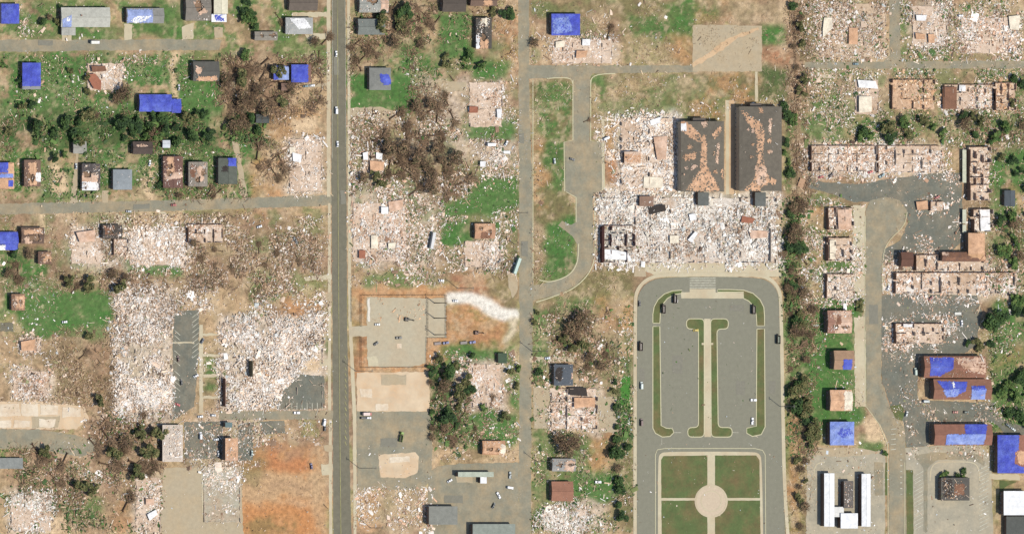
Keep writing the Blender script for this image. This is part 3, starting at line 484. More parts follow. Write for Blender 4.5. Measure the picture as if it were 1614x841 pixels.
KEEPOUT = [rc(-90, 64, 349, 63, 345, 78, -90, 81), rc(-90, 323, 0, 323, 280, 317, 523, 309, 523, 322, 280, 330, 0, 336, -90, 337), rc(1268, 97, 1700, 95, 1700, 108, 1268, 108), rc(1401, -90, 1418, -90, 1420, 98, 1400, 98), rc(523, -90, 546, -90, 556, 932, 526, 932), rc(817, -90, 834, -90, 837, 932, 819, 932), rc(1365, 330, 1395, 312, 1428, 332, 1390, 400, 1389, 600, 1428, 720, 1428, 900, 1402, 900, 1402, 700, 1366, 640),
    rc(704, 462, 735, 459, 817, 490, 817, 503, 740, 480, 704, 476), rc(903, 120, 930, 118, 929, 222, 950, 225, 950, 298, 936, 305, 934, 425, 880, 464, 838, 474, 838, 450, 905, 420, 908, 312, 891, 300, 890, 224, 903, 222), rc(345, 648, 525, 646, 525, 659, 345, 660), rc(274, 495, 312, 495, 310, 560, 304, 640, 276, 650), rc(446, 614, 470, 594, 510, 594, 510, 643, 440, 643), rc(562, 587, 677, 586, 677, 700, 562, 700), rc(834, 104, 1100, 104, 1100, 113, 834, 115),
    rc(700, 340, 700, 320, 742, 304, 764, 282, 814, 280, 814, 320, 765, 338), rc(694, 352, 740, 352, 740, 382, 696, 382), rc(-90, 676, 60, 677, 150, 692, 156, 704, 60, 706, -90, 701), rc(0, 634, 128, 638, 130, 672, 0, 672), rc(555, 118, 648, 118, 640, 170, 555, 170), rc(735, 195, 814, 195, 814, 220, 740, 218), rc(256, 740, 318, 740, 318, 836, 256, 836)]
def sample(poly, dens, warp=True, clump=0.0, soft=4):
    xs = [p[0] for p in poly]; ys = [p[1] for p in poly]; x0, x1, y0, y1 = min(xs), max(xs), min(ys), max(ys)
    n = int((x1 - x0) * (y1 - y0) * MPP * MPP / CT * dens)
    x0 -= soft * 2; x1 += soft * 2; y0 -= soft * 2; y1 += soft * 2; n = int((x1 - x0) * (y1 - y0) * MPP * MPP / CT * dens)
    X = rng.uniform(x0, x1, n); Y = rng.uniform(y0, y1, n)
    if clump:
        i = np.clip(((Y + 90) / STEP).astype(int), 0, shp[0] - 1); j = np.clip(((X + 90) / STEP).astype(int), 0, shp[1] - 1)
        keep = rng.random(n) < np.clip(0.5 + (n5[i, j] - 0.5) * 6 * clump, 0.05, 1); X, Y = X[keep], Y[keep]
    JX = X + rng.normal(0, soft, len(X)); JY = Y + rng.normal(0, soft, len(X))
    if soft:
        k = inpoly(JX, JY, poly); JX, JY = X[k], Y[k]; k = np.ones(len(JX), bool)
        for q in KEEPOUT: k &= ~(inpoly(JX, JY, q) & (rng.random(len(JX)) < .88))
        return JX[k], JY[k]
    k = inpoly(X, Y, poly); return X[k], Y[k]
def rubble(name, label, poly, dens, pal, size=1.0, z=0.5, tilt=0.3, parent=None, clump=0.6, group=None, soft=3, zbase=0.0, long=0.3):
    if pal != 'tangle' and pal != 'leaf': size *= .74; dens *= 1.45
    X, Y = sample(poly, dens, clump=clump, soft=soft); n = len(X)
    if n < 4: return None
    i = np.clip(((Y + 90) / STEP).astype(int), 0, shp[0] - 1); j = np.clip(((X + 90) / STEP).astype(int), 0, shp[1] - 1)
    heap = np.clip((n1[i, j] + n4[i, j] - 0.75) * 2.5, 0.05, 1.3)
    Z = zbase + 0.12 + rng.random(n) ** 1.8 * z * heap * 1.4; tilt = tilt * .7
    P = np.stack([((X - 807) * MPP - Z * ST) / CT, (420.5 - Y) * MPP, Z], -1)
    s = size * rng.lognormal(-0.3, 0.5, n); big = rng.random(n) < 0.07; s[big] *= rng.uniform(1.4, 2.6, big.sum())
    dims = np.stack([s * rng.uniform(0.8, 1.7, n), s * rng.uniform(0.5, 1.1, n), rng.uniform(0.06, 0.24, n) * size], -1)
    lg = rng.random(n) < long; dims[lg, 0] *= rng.uniform(1.5, 3.2, lg.sum()); dims[lg, 1] *= 0.35; dims[lg, 2] *= 0.8
    if pal == 'tangle': dims[:, 0] = size * rng.uniform(1.5, 6, n); dims[:, 1] = rng.uniform(.12, .42, n); dims[:, 2] = .12
    dims = np.clip(dims, 0.08, 7.0)
    shd = np.clip(0.76 + nA[i, j] * 0.8 + (nC[i, j] - .5) * .4, .5, 1.25); cols = pick(pal, n, shd)
    if pal in ('white', 'pink', 'cool'):
        alt = (nC[i, j] + .25 * (nB[i, j] - .5) < .45) & (rng.random(n) < .55); alt2 = (nA[i, j] > .56) & (rng.random(n) < .5)
        cols[alt] = pick('mixed', n, shd)[alt]; cols[alt2] = np.clip(np.array(C((255, 246, 234))) * rng.uniform(.85, 1, (alt2.sum(), 1)), 0, .85)
    me = pieces_mesh(name, P - (np.array(wloc(parent)) if parent else 0), dims, rot_rand(n, tilt), cols)
    o = bpy.data.objects.new(name, me); COL.objects.link(o)
    if parent: o.parent = parent; o['kind'] = 'stuff'
    else: tag(o, label, None, group, 'stuff')
    return o

# ------------------------------------------------------------ buildings
LAND = []                                         # landmarks for the labels of trees and poles
def roofz(kind, a, b, w, d, rise):
    # a, b fractions 0..1 across x and y; returns height above the eave
    if kind == 'flat': return 0.0
    if kind == 'gable_x': return rise * (1 - abs(b - .5) * 2)        # ridge runs along x
    if kind == 'gable_y': return rise * (1 - abs(a - .5) * 2)
    m = min(w, d) / 2; ex = min(a, 1 - a) * w; ey = min(b, 1 - b) * d
    return rise * min(ex, ey) / m
def roof_material(col):
    return material('roof_%d_%d_%d' % tuple(col), C(col), 0.9, 0.14, 0.3, 0.14, wave=0.35)
PMAT = {'tarp': ((66, 78, 188), 0.75), 'tarp_light': ((120, 142, 214), 0.75), 'tarp_pale': ((150, 165, 210), 0.75), 'decking': ((228, 182, 144), .9), 'dark': ((62, 54, 48), .9), 'white': ((252, 250, 246), .8), 'brown': ((140, 100, 76), .9), 'cream': ((246, 232, 206), .9), 'pinkdeck': ((230, 196, 170), .9), 'rust': ((170, 110, 84), .9)}
PNAME = {'tarp': 'tarp', 'tarp_light': 'tarp', 'tarp_pale': 'tarp', 'decking': 'exposed_decking', 'dark': 'bare_underlay', 'white': 'torn_sheeting', 'brown': 'shingle_patch', 'cream': 'bare_boards', 'pinkdeck': 'exposed_decking', 'rust': 'shingle_patch'}
def building(name, label, short, x0, y0, x1, y1, h=3.2, roof='gable_x', col=(120, 115, 105), rise=1.6, wall=(132, 108, 92), patches=(), cat='house', windows=True, litter=0.0, pal='pink', chimney=None, holes=()):
    h *= 1.2; X0, X1 = wx(x0, h), wx(x1, h); Y1, Y0 = wy(y0), wy(y1); w, d = X1 - X0, Y1 - Y0
    t = thing(name, label, cat, ((X0 + X1) / 2, (Y0 + Y1) / 2, 0)); LAND.append(((x0 + x1) / 2, (y0 + y1) / 2, short))
    ov = 0.45; wm = flat(wall, 0.9, name='wall_paint')
    MB().box(X0 + ov, Y0 + ov, 0, X1 - ov, Y1 - ov, h).build('wall', wm, t)
    if windows:
        k = max(1, int(d / 3.5))
        for i in range(k):
            yy = Y0 + ov + (i + .5) * (d - 2 * ov) / k
            f = MB().box(X0 + ov - 0.06, yy - .62, 1.0, X0 + ov, yy + .62, 2.2).build('window_frame', flat((225, 222, 214)), t)
            MB().box(X0 + ov - 0.08, yy - .5, 1.1, X0 + ov - 0.062, yy + .5, 2.1).build('pane', M_glass, f)
        xx = (X0 + X1) / 2; f = MB().box(xx - .5, Y0 + ov - .07, 0.1, xx + .5, Y0 + ov, 2.15).build('door', flat((120, 84, 66)), t)
    # roof solid, cut in cells so that rises, hips and holes are real
    nx = max(2, int(w / 1.1)); ny = max(2, int(d / 1.1))
    if nx % 2: nx += 1
    if ny % 2: ny += 1
    v = []; f = []
    for j in range(ny + 1):
        for i in range(nx + 1):
            a, b = i / nx, j / ny; jt = 0.0 if roof == 'flat' else 0.03
            v.append((X0 + a * w, Y0 + b * d, h + 0.15 + roofz(roof, a, b, w, d, rise) + rnd.uniform(-jt, jt)))
    holes = list(holes)
    if not holes and litter >= .35 and roof != 'flat':
        for _ in range(2):
            a, b = rnd.uniform(.25, .8), rnd.uniform(.25, .75); ra, rb = rnd.uniform(.1, .2), rnd.uniform(.1, .22)
            holes.append([(x0 + (a + ra * math.cos(q) * rnd.uniform(.6, 1.2)) * (x1 - x0), y0 + (b + rb * math.sin(q) * rnd.uniform(.6, 1.2)) * (y1 - y0)) for q in (0, .9, 1.8, 2.7, 3.6, 4.5, 5.4)])
    hp = [[((px), (py)) for px, py in q] for q in holes]
    for j in range(ny):
        for i in range(nx):
            cx, cy = x0 + (i + .5) / nx * (x1 - x0), y1 - (j + .5) / ny * (y1 - y0)
            if any(bool(inpoly(np.array([cx + rnd.uniform(-1, 1)]), np.array([cy + rnd.uniform(-1, 1)]), q)[0]) for q in hp): continue
            k = j * (nx + 1) + i; f.append((k, k + 1, k + nx + 2, k + nx + 1))
    n0 = len(v); ring = [(X0, Y0), (X1, Y0), (X1, Y1), (X0, Y1)]
    edge = [j * (nx + 1) + i for i, j in [(i, 0) for i in range(nx)] + [(nx, j) for j in range(ny)] + [(nx - i, ny) for i in range(nx)] + [(0, ny - j) for j in range(ny)]]
    v += [(v[e][0], v[e][1], h - 0.1) for e in edge]; m = len(edge)
    f += [(n0 + i, n0 + (i + 1) % m, edge[(i + 1) % m], edge[i]) for i in range(m)]
    rf = obj('roof', v, f, roof_material(col), t)
    if holes:
        MB().box(X0 + ov + .2, Y0 + ov + .2, h - .02, X1 - ov - .2, Y1 - ov - .2, h + .04).build('attic_floor', flat((150, 118, 92)), t)
        b = MB()
        for i in range(1, int(w / 1.2)):
            b.box(X0 + i * 1.2, Y0 + .5, h + .06, X0 + i * 1.2 + .12, Y1 - .5, h + .3)
        b.build('joists', flat((215, 180, 140)), t, 'stuff')
    if roof == 'gable_x': MB().box(X0, (Y0 + Y1) / 2 - .15, h + rise + .12, X1, (Y0 + Y1) / 2 + .15, h + rise + .24, 0, .08).build('ridge_cap', roof_material(tuple(int(c * .85) for c in col)), rf)
    if roof == 'gable_y': MB().box((X0 + X1) / 2 - .15, Y0, h + rise + .12, (X0 + X1) / 2 + .15, Y1, h + rise + .24, .08, 0).build('ridge_cap', roof_material(tuple(int(c * .85) for c in col)), rf)
    for pi, (kind, poly) in enumerate(patches):
        if len(poly) == 4 and not isinstance(poly[0], tuple): poly = rc(*poly)
        cs = 0.65; cx_ = int(w / cs) + 1; cy_ = int(d / cs) + 1; pv = {}; vv = []; ff = []
        lift = 0.20 + 0.05 * pi
        def pt(i, j):
            if (i, j) not in pv:
                a = min(1, max(0, i / cx_)); b = min(1, max(0, j / cy_)); pv[(i, j)] = len(vv)
                vv.append((X0 + a * w, Y0 + b * d, h + lift + roofz(roof, a, b, w, d, rise) + (rnd.uniform(0, .26) if 'tarp' in kind or kind == 'white' else rnd.uniform(0, .05))))
            return pv[(i, j)]
        for i in range(cx_):
            for j in range(cy_):
                if False: pass
                qx = x0 + (i + .5) / cx_ * (x1 - x0); qy = y1 - (j + .5) / cy_ * (y1 - y0); jj = 0.6 if 'tarp' in kind or kind == 'white' else 1.3
                if jj > 1:
                    u_ = n4[min(shp[0] - 1, max(0, int((qy * 1.7) % 300))), min(shp[1] - 1, max(0, int((qx * 1.7) % 600)))]
                    if u_ < 0.40 and max(x1 - x0, y1 - y0) > 60: continue
                if any(bool(inpoly(np.array([qx]), np.array([qy]), q)[0]) for q in hp) and 'tarp' not in kind: continue
                if bool(inpoly(np.array([qx + rnd.uniform(-jj, jj)]), np.array([qy + rnd.uniform(-jj, jj)]), poly)[0]): ff.append((pt(i, j), pt(i + 1, j), pt(i + 1, j + 1), pt(i, j + 1)))
        if ff: obj(PNAME[kind], vv, ff, material('sheet_' + kind, C(PMAT[kind][0]), PMAT[kind][1], 0.24, 0.25, 0.16, wave=(0.5 if 'deck' in kind else None), dirt=(C((112, 130, 214)) if kind == 'tarp' else C((176, 190, 230)) if 'tarp' in kind else C((196, 150, 112)) if 'deck' in kind else None), dscale=0.12, dirt_amt=.75), rf)
    if chimney:
        c = MB().box(X0 + chimney[0] * w - .45, Y0 + chimney[1] * d - .45, h, X0 + chimney[0] * w + .45, Y0 + chimney[1] * d + .45, h + rise + 1.1).build('chimney', flat((150, 96, 76), name='brickwork'), rf)
    if litter:
        rubble('fallen_debris', None, rc(x0 + 2, y0 + 2, x1 - 2, y1 - 2), litter, pal, 0.7, 0.25, 0.4, parent=t, zbase=h + .25 + (rise * .5 if roof != 'flat' else 0), soft=1, clump=1)
    return t
def ruin(name, label, short, x0, y0, x1, y1, pal='pink', dens=1.0, wall=(232, 208, 184), room=5.0, wh=(0.5, 2.0), slab=(228, 204, 180), cat='ruined house', roofbits=(), keep=0.5, size=1.0, z=0.5, area=None):
    X0, X1 = wx(x0), wx(x1); Y1, Y0 = wy(y0), wy(y1); w, d = X1 - X0, Y1 - Y0
    t = thing(name, label, cat, ((X0 + X1) / 2, (Y0 + Y1) / 2, 0)); LAND.append(((x0 + x1) / 2, (y0 + y1) / 2, short))
    if not area: sp = densify(rc(x0, y0, x1, y1), 4, 1.3); zt = 0.34 + rnd.uniform(0, .04); obj('floor_slab', [W3(a, b, zt) for a, b in sp][::-1] + [W3(a, b, -.05) for a, b in sp][::-1], [tuple(range(len(sp)))] + [((i + 1) % len(sp), i, len(sp) + i, len(sp) + (i + 1) % len(sp)) for i in range(len(sp))], flat(slab, 0.9, 0.18, name='slab', dirt=C((190, 156, 122)), dirt_amt=.8), t)
    wm = flat(wall, 0.9, name='broken_wall'); th = 0.12; room *= 1.15; dw = wh == (0.5, 2.0); wh = (wh[0] * .6, wh[1] * .8) if dw else wh; keep *= .85
    def wl(ax, ay, bx, by):
        L = math.hypot(bx - ax, by - ay); n = max(1, int(L / 3)); b = MB(); last = None
        for i in range(n):
            if rnd.random() > keep:
                if b.v: b.build('wall', wm, t); b = MB()
                continue
            hh = rnd.uniform(*wh); s, e = i / n, (i + 1) / n
            px, py, qx, qy = ax + (bx - ax) * s, ay + (by - ay) * s, ax + (bx - ax) * e, ay + (by - ay) * e
            if ay == by: b.box(px, py - th, .2, qx, py + th, hh)
            else: b.box(px - th, py, .2, px + th, qy, hh)
        if b.v: b.build('wall', wm, t)
    if not dw and room < 9:
        b = MB(); ya = Y0
        while ya < Y1 - 2:
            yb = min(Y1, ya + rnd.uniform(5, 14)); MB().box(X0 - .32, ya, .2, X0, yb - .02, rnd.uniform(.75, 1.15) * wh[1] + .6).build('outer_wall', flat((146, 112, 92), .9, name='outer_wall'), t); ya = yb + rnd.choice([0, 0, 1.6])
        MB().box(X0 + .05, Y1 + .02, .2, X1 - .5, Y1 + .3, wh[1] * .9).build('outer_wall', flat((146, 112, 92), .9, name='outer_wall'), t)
    nx = max(1, round(w / (room * 1.2))); ny = max(1, round(d / room))
    for i in range(nx + 1): wl(X0 + .2 + i * (w - .4) / nx, Y0, X0 + .2 + i * (w - .4) / nx, Y1)
    for j in range(ny + 1): wl(X0, Y0 + .2 + j * (d - .4) / ny, X1, Y0 + .2 + j * (d - .4) / ny)
    for kind, poly in roofbits:
        if len(poly) == 4 and not isinstance(poly[0], tuple): poly = rc(*poly)
        hh = rnd.uniform(1.8, 2.6); v = [W3(px, py, hh + rnd.uniform(-.5, .5)) for px, py in poly]; n = len(v)
        a_ = sum(v[i][0] * v[(i + 1) % n][1] - v[(i + 1) % n][0] * v[i][1] for i in range(n))
        if a_ < 0: v = v[::-1]
        v2 = [(a, b, c - .25) for a, b, c in v]
        if kind in PMAT: m = material('sheet_' + kind, C(PMAT[kind][0]), PMAT[kind][1], 0.14, 0.5, 0.12)
        else: m = roof_material((100, 96, 90))
        obj('roof_panel', v + v2, [tuple(range(n))] + [((i + 1) % n, i, n + i, n + (i + 1) % n) for i in range(n)], m, t)
    rubble('rubble', None, area or rc(x0, y0, x1, y1), dens * 2.0, pal, size, z, 0.3, parent=t, clump=0.6, soft=7, zbase=.26)
    if dens >= 1: rubble('gap_shade_debris', None, area or rc(x0, y0, x1, y1), dens * .12, 'dark', size * 1.1, .15, .2, parent=t, clump=1, soft=4, zbase=.26)  # dark-coloured pieces, painting in the shade of gaps between the rubble
    return t

# ------------------------------------------------------------ vehicles
VM = {}
def shared(key, fn):
    if key not in VM: VM[key] = fn()
    return VM[key]
def child(name, me, parent, loc=(0, 0, 0)):
    o = bpy.data.objects.new(name, me); COL.objects.link(o); o.parent = parent; o.location = loc; return o
def mesh_of(mb, mat, name):
    me = bpy.data.meshes.new(name); me.from_pydata(mb.v, [], mb.f); me.materials.append(mat); me.update(); return me
def tapered(mb, x0, x1, w, z0, z1, fx=0, rx=0, sx=0):
    v = [(x0, -w / 2, z0), (x1, -w / 2, z0), (x1, w / 2, z0), (x0, w / 2, z0), (x0 + rx, -w / 2 + sx, z1), (x1 - fx, -w / 2 + sx, z1), (x1 - fx, w / 2 - sx, z1), (x0 + rx, w / 2 - sx, z1)]
    return mb.add(v, [(3, 2, 1, 0), (4, 5, 6, 7), (0, 1, 5, 4), (1, 2, 6, 5), (2, 3, 7, 6), (3, 0, 4, 7)])
def wheel_mesh(r=.36, wd=.24):
    b = MB(); b.tube((0, -wd / 2, 0), (0, wd / 2, 0), r, r, 12); return mesh_of(b, M_tyre, 'wheel')
def hub_mesh():
    b = MB(); b.tube((0, -.13, 0), (0, .13, 0), .18, .18, 8); return mesh_of(b, M_metal, 'hub')
def wheels(t, xs, w, r=.36):
    for x in xs:
        for s in (-1, 1):
            o = child('wheel', shared(('wheel', r), lambda: wheel_mesh(r)), t, (x, s * (w / 2 - .1), r)); child('hub', shared('hub', hub_mesh), o)
def vehicle(kind, label, px, py, ang, col=(240, 240, 238), name=None, col2=(230, 230, 225), group=None, z=0.24):
    cm = flat(col, 0.35, 0.03, name='car_paint', spec=0.5) if False else material('car_paint_%d_%d_%d' % tuple(col), C(col), 0.35, 0.03, spec=0.5)
    c2 = material('car_paint_%d_%d_%d' % tuple(col2), C(col2), 0.4, 0.05, spec=0.5)
    nm = {'car': 'parked_car', 'pickup': 'pickup_truck', 'van': 'van', 'box': 'box_truck', 'trailer': 'trailer', 'dump': 'dump_trailer', 'semi': 'semi_trailer', 'suv': 'parked_car'}[kind]
    cat = {'car': 'car', 'suv': 'car', 'pickup': 'pickup truck', 'van': 'van', 'box': 'box truck', 'trailer': 'trailer', 'dump': 'trailer', 'semi': 'trailer'}[kind]
    t = thing(name or nm, label, cat, (wx(px), wy(py), z), group, R(ang)); t.rotation_euler = (0, 0, R(ang))
    LAND.append((px, py, None))
    def part(n, key, fn, parent=t, loc=(0, 0, 0)): return child(n, shared(key, fn), parent, loc)
    if kind in ('car', 'suv'):
        hh = 1.0 if kind == 'car' else 1.15
        part('body', ('body', kind, col), lambda: mesh_of(tapered(tapered(MB(), -2.35, 2.35, 1.85, .28, .75, .05, .05, .02), -2.28, 2.28, 1.8, .75, hh, .12, .08, .12), cm, 'body'))
        part('window', ('win', kind), lambda: mesh_of(tapered(MB(), -1.75 if kind == 'car' else -2.15, 1.05, 1.62, hh, hh + .48, .65, .5 if kind == 'car' else .25, .17), M_glass, 'window'))
        part('roof', ('roof', kind, col), lambda: mesh_of(tapered(MB(), -1.2 if kind == 'car' else -1.85, .42, 1.3, hh + .47, hh + .54, .06, .06, .05), cm, 'roof'))
        for s in (-1, 1): part('headlight', 'headlight', lambda: mesh_of(MB().box(-.04, -.2, -.08, .04, .2, .08), material('lamp_lens', C((235, 235, 230)), .2), 'headlight'), t, (2.33, s * .62, .66))
        wheels(t, (-1.45, 1.45), 1.85)
    elif kind == 'pickup':
        def bd():
            b = tapered(MB(), -2.8, 2.8, 1.95, .35, .8, .05, .02, .02); tapered(b, .9, 2.75, 1.9, .8, 1.1, .15, 0, .1)
            b.box(-2.78, -.96, .8, .2, -.86, 1.15); b.box(-2.78, .86, .8, .2, .96, 1.15); b.box(-2.8, -.86, .8, -2.7, .86, 1.15); return mesh_of(b, cm, 'body')
        part('body', ('pbody', col), bd)
        part('window', 'pwin', lambda: mesh_of(tapered(MB(), -.75, 1.25, 1.7, .82, 1.68, .7, .15, .17), M_glass, 'window'))
        part('roof', ('proof', col), lambda: mesh_of(tapered(MB(), -.55, .52, 1.36, 1.67, 1.75, .05, .05, .05), cm, 'roof'))
        wheels(t, (-1.75, 1.75), 1.95, .4)
    elif kind == 'van':
        part('body', ('vbody', col), lambda: mesh_of(tapered(tapered(MB(), -2.9, 2.9, 2.0, .35, 1.1, .1, 0, .02), -2.88, 1.9, 1.95, 1.1, 2.2, .7, .08, .12), cm, 'body'))
        part('windscreen', 'vwin', lambda: mesh_of(MB().add([(1.95, -.85, 1.15), (1.95, .85, 1.15), (1.3, .75, 2.08), (1.3, -.75, 2.08)], [(0, 1, 2, 3)]), M_glass, 'windscreen'))
        for s in (-1, 1): part('side_window', 'vside', lambda: mesh_of(MB().box(-.6, -.03, -.25, .6, .03, .25), M_glass, 'side_window'), t, (.6, s * .96, 1.5))
        wheels(t, (-1.8, 1.8), 2.0, .38)
    elif kind == 'box':
        part('cab', ('cab', col), lambda: mesh_of(tapered(tapered(MB(), 1.9, 4.2, 2.2, .5, 1.4, .05), 1.9, 3.9, 2.15, 1.4, 2.4, .5, 0, .12), cm, 'cab'))
        part('windscreen', 'bwin', lambda: mesh_of(MB().add([(3.95, -.9, 1.45), (3.95, .9, 1.45), (3.5, .8, 2.3), (3.5, -.8, 2.3)], [(0, 1, 2, 3)]), M_glass, 'windscreen'))
        def bx():
            b = MB().box(-4.2, -1.2, .9, 1.75, 1.2, 3.2)
            for i in range(7): b.box(-4.0 + i * .9, -1.15, 3.2, -3.9 + i * .9, 1.15, 3.25)
            return mesh_of(b, c2, 'cargo_box')
        part('cargo_box', ('cbox', col2), bx); part('chassis', 'chassis', lambda: mesh_of(MB().box(-4.2, -.5, .5, 3.9, .5, .88), M_darkmetal, 'chassis')); wheels(t, (-2.6, 3.1), 2.2, .48)
    elif kind == 'dump':
        def bx():
            b = MB().box(-3.4, -1.3, .9, 3.4, -1.15, 2.9); b.box(-3.4, 1.15, .9, 3.4, 1.3, 2.9); b.box(-3.4, -1.15, .9, -3.25, 1.15, 2.9); b.box(3.25, -1.15, .9, 3.4, 1.15, 2.9); b.box(-3.25, -1.15, .9, 3.25, 1.15, 1.1)
            for i in range(5):
                for s in (-1, 1): b.box(-3 + i * 1.4, s * 1.36 - .06, .9, -2.85 + i * 1.4, s * 1.36 + .06, 2.8)
            return mesh_of(b, cm, 'hopper')
        part('hopper', ('hop', col), bx); part('load', ('load', col2), lambda: mesh_of(tapered(MB(), -3.2, 3.2, 2.28, 1.12, 2.3, .8, .8, .6), c2, 'load')); part('chassis', 'dch', lambda: mesh_of(MB().box(-3.4, -.5, .5, 4.6, .5, .88), M_darkmetal, 'chassis')); wheels(t, (-2.4, -1.3), 2.4, .48)
    elif kind == 'trailer':
        part('bed', ('bed', col), lambda: mesh_of(MB().box(-3, -1.1, .6, 3, 1.1, .8).box(-3, -1.1, .8, 3, -1.0, 1.1).box(-3, 1.0, .8, 3, 1.1, 1.1), cm, 'bed'))
        part('drawbar', 'drawbar', lambda: mesh_of(MB().add([(3, -.6, .6), (4.6, -.05, .55), (4.6, .05, .55), (3, .6, .6), (3, -.6, .72), (4.6, -.05, .67), (4.6, .05, .67), (3, .6, .72)], [(0, 3, 2, 1), (4, 5, 6, 7), (0, 1, 5, 4), (1, 2, 6, 5), (2, 3, 7, 6), (3, 0, 4, 7)]), M_darkmetal, 'drawbar')); wheels(t, (-.6, .5), 2.2)
    elif kind == 'semi':
        def bx():
            b = MB().box(-6.5, -1.25, 1.1, 6.5, 1.25, 3.8)
            for i in range(14): b.box(-6.3 + i * .95, -1.22, 3.8, -6.2 + i * .95, 1.22, 3.86)
            return mesh_of(b, cm, 'cargo_box')
        part('cargo_box', ('sbox', col), bx); part('chassis', 'sch', lambda: mesh_of(MB().box(-6.4, -.6, .6, 5, .6, 1.08), M_darkmetal, 'chassis')); wheels(t, (-5.2, -4.1), 2.4, .5)
    return t

# ------------------------------------------------------------ poles
def pole(px, py, h, label, name='utility_pole', cat='utility pole', arm=2.6, armdir=90, lamp=False, group=None, r=.28):
    t = thing(name, label, cat, (wx(px), wy(py), 0), group)
    l = t.location
    m = flat((168, 158, 140), name='weathered_wood') if not lamp else M_darkmetal
    MB().tube((0, 0, -.2), (0, 0, h), r, r * .55, 8).build('shaft', m, t, local=True)
    c, s = math.cos(R(armdir)), math.sin(R(armdir))
    if lamp:
        MB().tube((-c * arm / 2, -s * arm / 2, h - .3), (c * arm / 2, s * arm / 2, h - .3), .09, .09).build('crossarm', m, t, local=True)
        for k in (-1, 1): MB().box(c * k * arm / 2 - .45, s * k * arm / 2 - .35, h - .35, c * k * arm / 2 + .45, s * k * arm / 2 + .35, h + .05, .1, .1).build('floodlight', material('lamp_housing', C((190, 188, 180)), .5), t, local=True)
    else:
        for q in (0, 1.1):
            a = MB().tube((-c * arm / 2, -s * arm / 2, h - .6 - q), (c * arm / 2, s * arm / 2, h - .6 - q), .12, .12).build('crossarm', m, t, local=True)
            for k in (-1, -.4, .4, 1): MB().tube((c * k * arm * .46, s * k * arm * .46, h - .5 - q), (c * k * arm * .46, s * k * arm * .46, h - .15 - q), .08, .05).build('insulator', material('porcelain', C((180, 180, 175)), .3), a, local=True)
        MB().tube((.35, 0, h - 4), (.35, 0, h - 3), .3, .3, 8).build('transformer', M_metal, t, local=True)
    MB().tube((0, 0, 0), (0, 0, .25), r * 1.8, r * 1.5, 8).build('footing', flat((190, 185, 170), name='footing'), t, local=True)
    return t
def fence(name, label, pts, h=2.2, gap=3.0, mat=None, mesh_panels=True, cat='fence', rails=3):
    p = [(wx(x), wy(y)) for x, y in pts]; t = thing(name, label, cat, (p[0][0], p[0][1], 0)); mat = mat or M_darkmetal
    for (ax, ay), (bx, by) in zip(p[:-1], p[1:]):
        L = math.hypot(bx - ax, by - ay); n = max(1, int(L / gap)); b = MB()
        for k in range(rails): b.tube((ax, ay, h * (k + .7) / rails), (bx, by, h * (k + .7) / rails), .05, .05, 4)
        nn = int(L / .5)
        for i in range(nn):
            s = i / nn; x, y = ax + (bx - ax) * s, ay + (by - ay) * s; b.tube((x, y, .05), (x, y, h - .1), .025, .025, 3)
        b.build('wire_panel', mat, t)
        for i in range(n + 1):
            s = i / n; x, y = ax + (bx - ax) * s, ay + (by - ay) * s; MB().tube((x, y, -.1), (x, y, h), .09, .09, 5).build('post', mat, t)
    return t
# ============================================================ STANDING AND DAMAGED BUILDINGS (picture coordinates of the roof)
B = building
B('house', 'house under deep blue tarp in the top left corner, white sheeting torn off', 'corner house with deep blue tarp', 1, 6, 30, 38, 3.2, 'hip', (90, 96, 150), patches=[('tarp', (2, 7, 30, 37))])
B('long_house', 'long pale grey roofed house with an L wing and bluish patch at its left end', 'long pale grey house', 96, 12, 173, 43, 3.4, 'gable_x', (196, 194, 180), 1.2, patches=[('tarp_pale', rc(98, 30, 112, 24, 112, 43, 98, 43)), ('white', (104, 28, 109, 34))], chimney=(.4, .6))
B('house_wing', 'pale grey garage wing projecting south from the long pale grey house', 'pale garage wing', 97, 43.5, 119, 56, 3.0, 'gable_y', (186, 184, 172), .7, windows=False, cat='garage')
B('house', 'grey roofed ranch house with shiny white and pale blue sheeting across its middle', 'ranch house with shiny sheeting', 199, 13, 258, 37, 3.2, 'gable_x', (150, 148, 140), 1.2, patches=[('tarp_pale', (200, 15, 240, 36)), ('white', rc(205, 33, 214, 26, 238, 25, 228, 33, 212, 37))])
B('house', 'square house under a deep blue tarp on green lawn, grey strip at lower edge', 'square blue house on lawn', 35, 99, 64, 141, 3.4, 'hip', (150, 150, 150), 1.2, patches=[('tarp', (35, 99, 64, 136))])
B('house', 'wide stepped roof house under bright blue tarps at the end of a dirt drive', 'stepped bright blue house', 219, 149, 270, 176, 3.4, 'gable_x', (84, 96, 160), 1.3, patches=[('tarp', (219, 149, 271, 176))])
B('house_wing', 'small right hand wing of the stepped blue house, also tarped blue', 'small blue wing', 270.5, 156, 285, 178, 3.0, 'gable_x', (84, 96, 160), .9, patches=[('tarp', (270, 156, 286, 178))], windows=False, cat='extension')
B('house', 'brown-grey roofed house at the top edge with pink rubble spilled over its roof', 'top edge house with roof rubble', 292, -8, 332, 33, 3.4, 'gable_x', (136, 128, 116), 1.4, litter=.8, patches=[('pinkdeck', rc(302, 2, 316, 6, 326, 20, 314, 24))])
B('garage', 'cream roofed garage at the top edge with blue and white sheets at its lower end', 'cream garage with blue end', 337, -10, 359, 22, 3.2, 'gable_y', (232, 224, 196), .8, patches=[], cat='garage')
B('shed', 'low shed with crumpled blue and white tarp below the cream garage', 'crumpled tarp shed', 333, 22.5, 357, 35, 2.8, 'flat', (190, 198, 220), patches=[('white', (333, 23, 358, 35)), ('tarp', rc(337, 25, 350, 24, 354, 34, 340, 33))], cat='shed', windows=False)
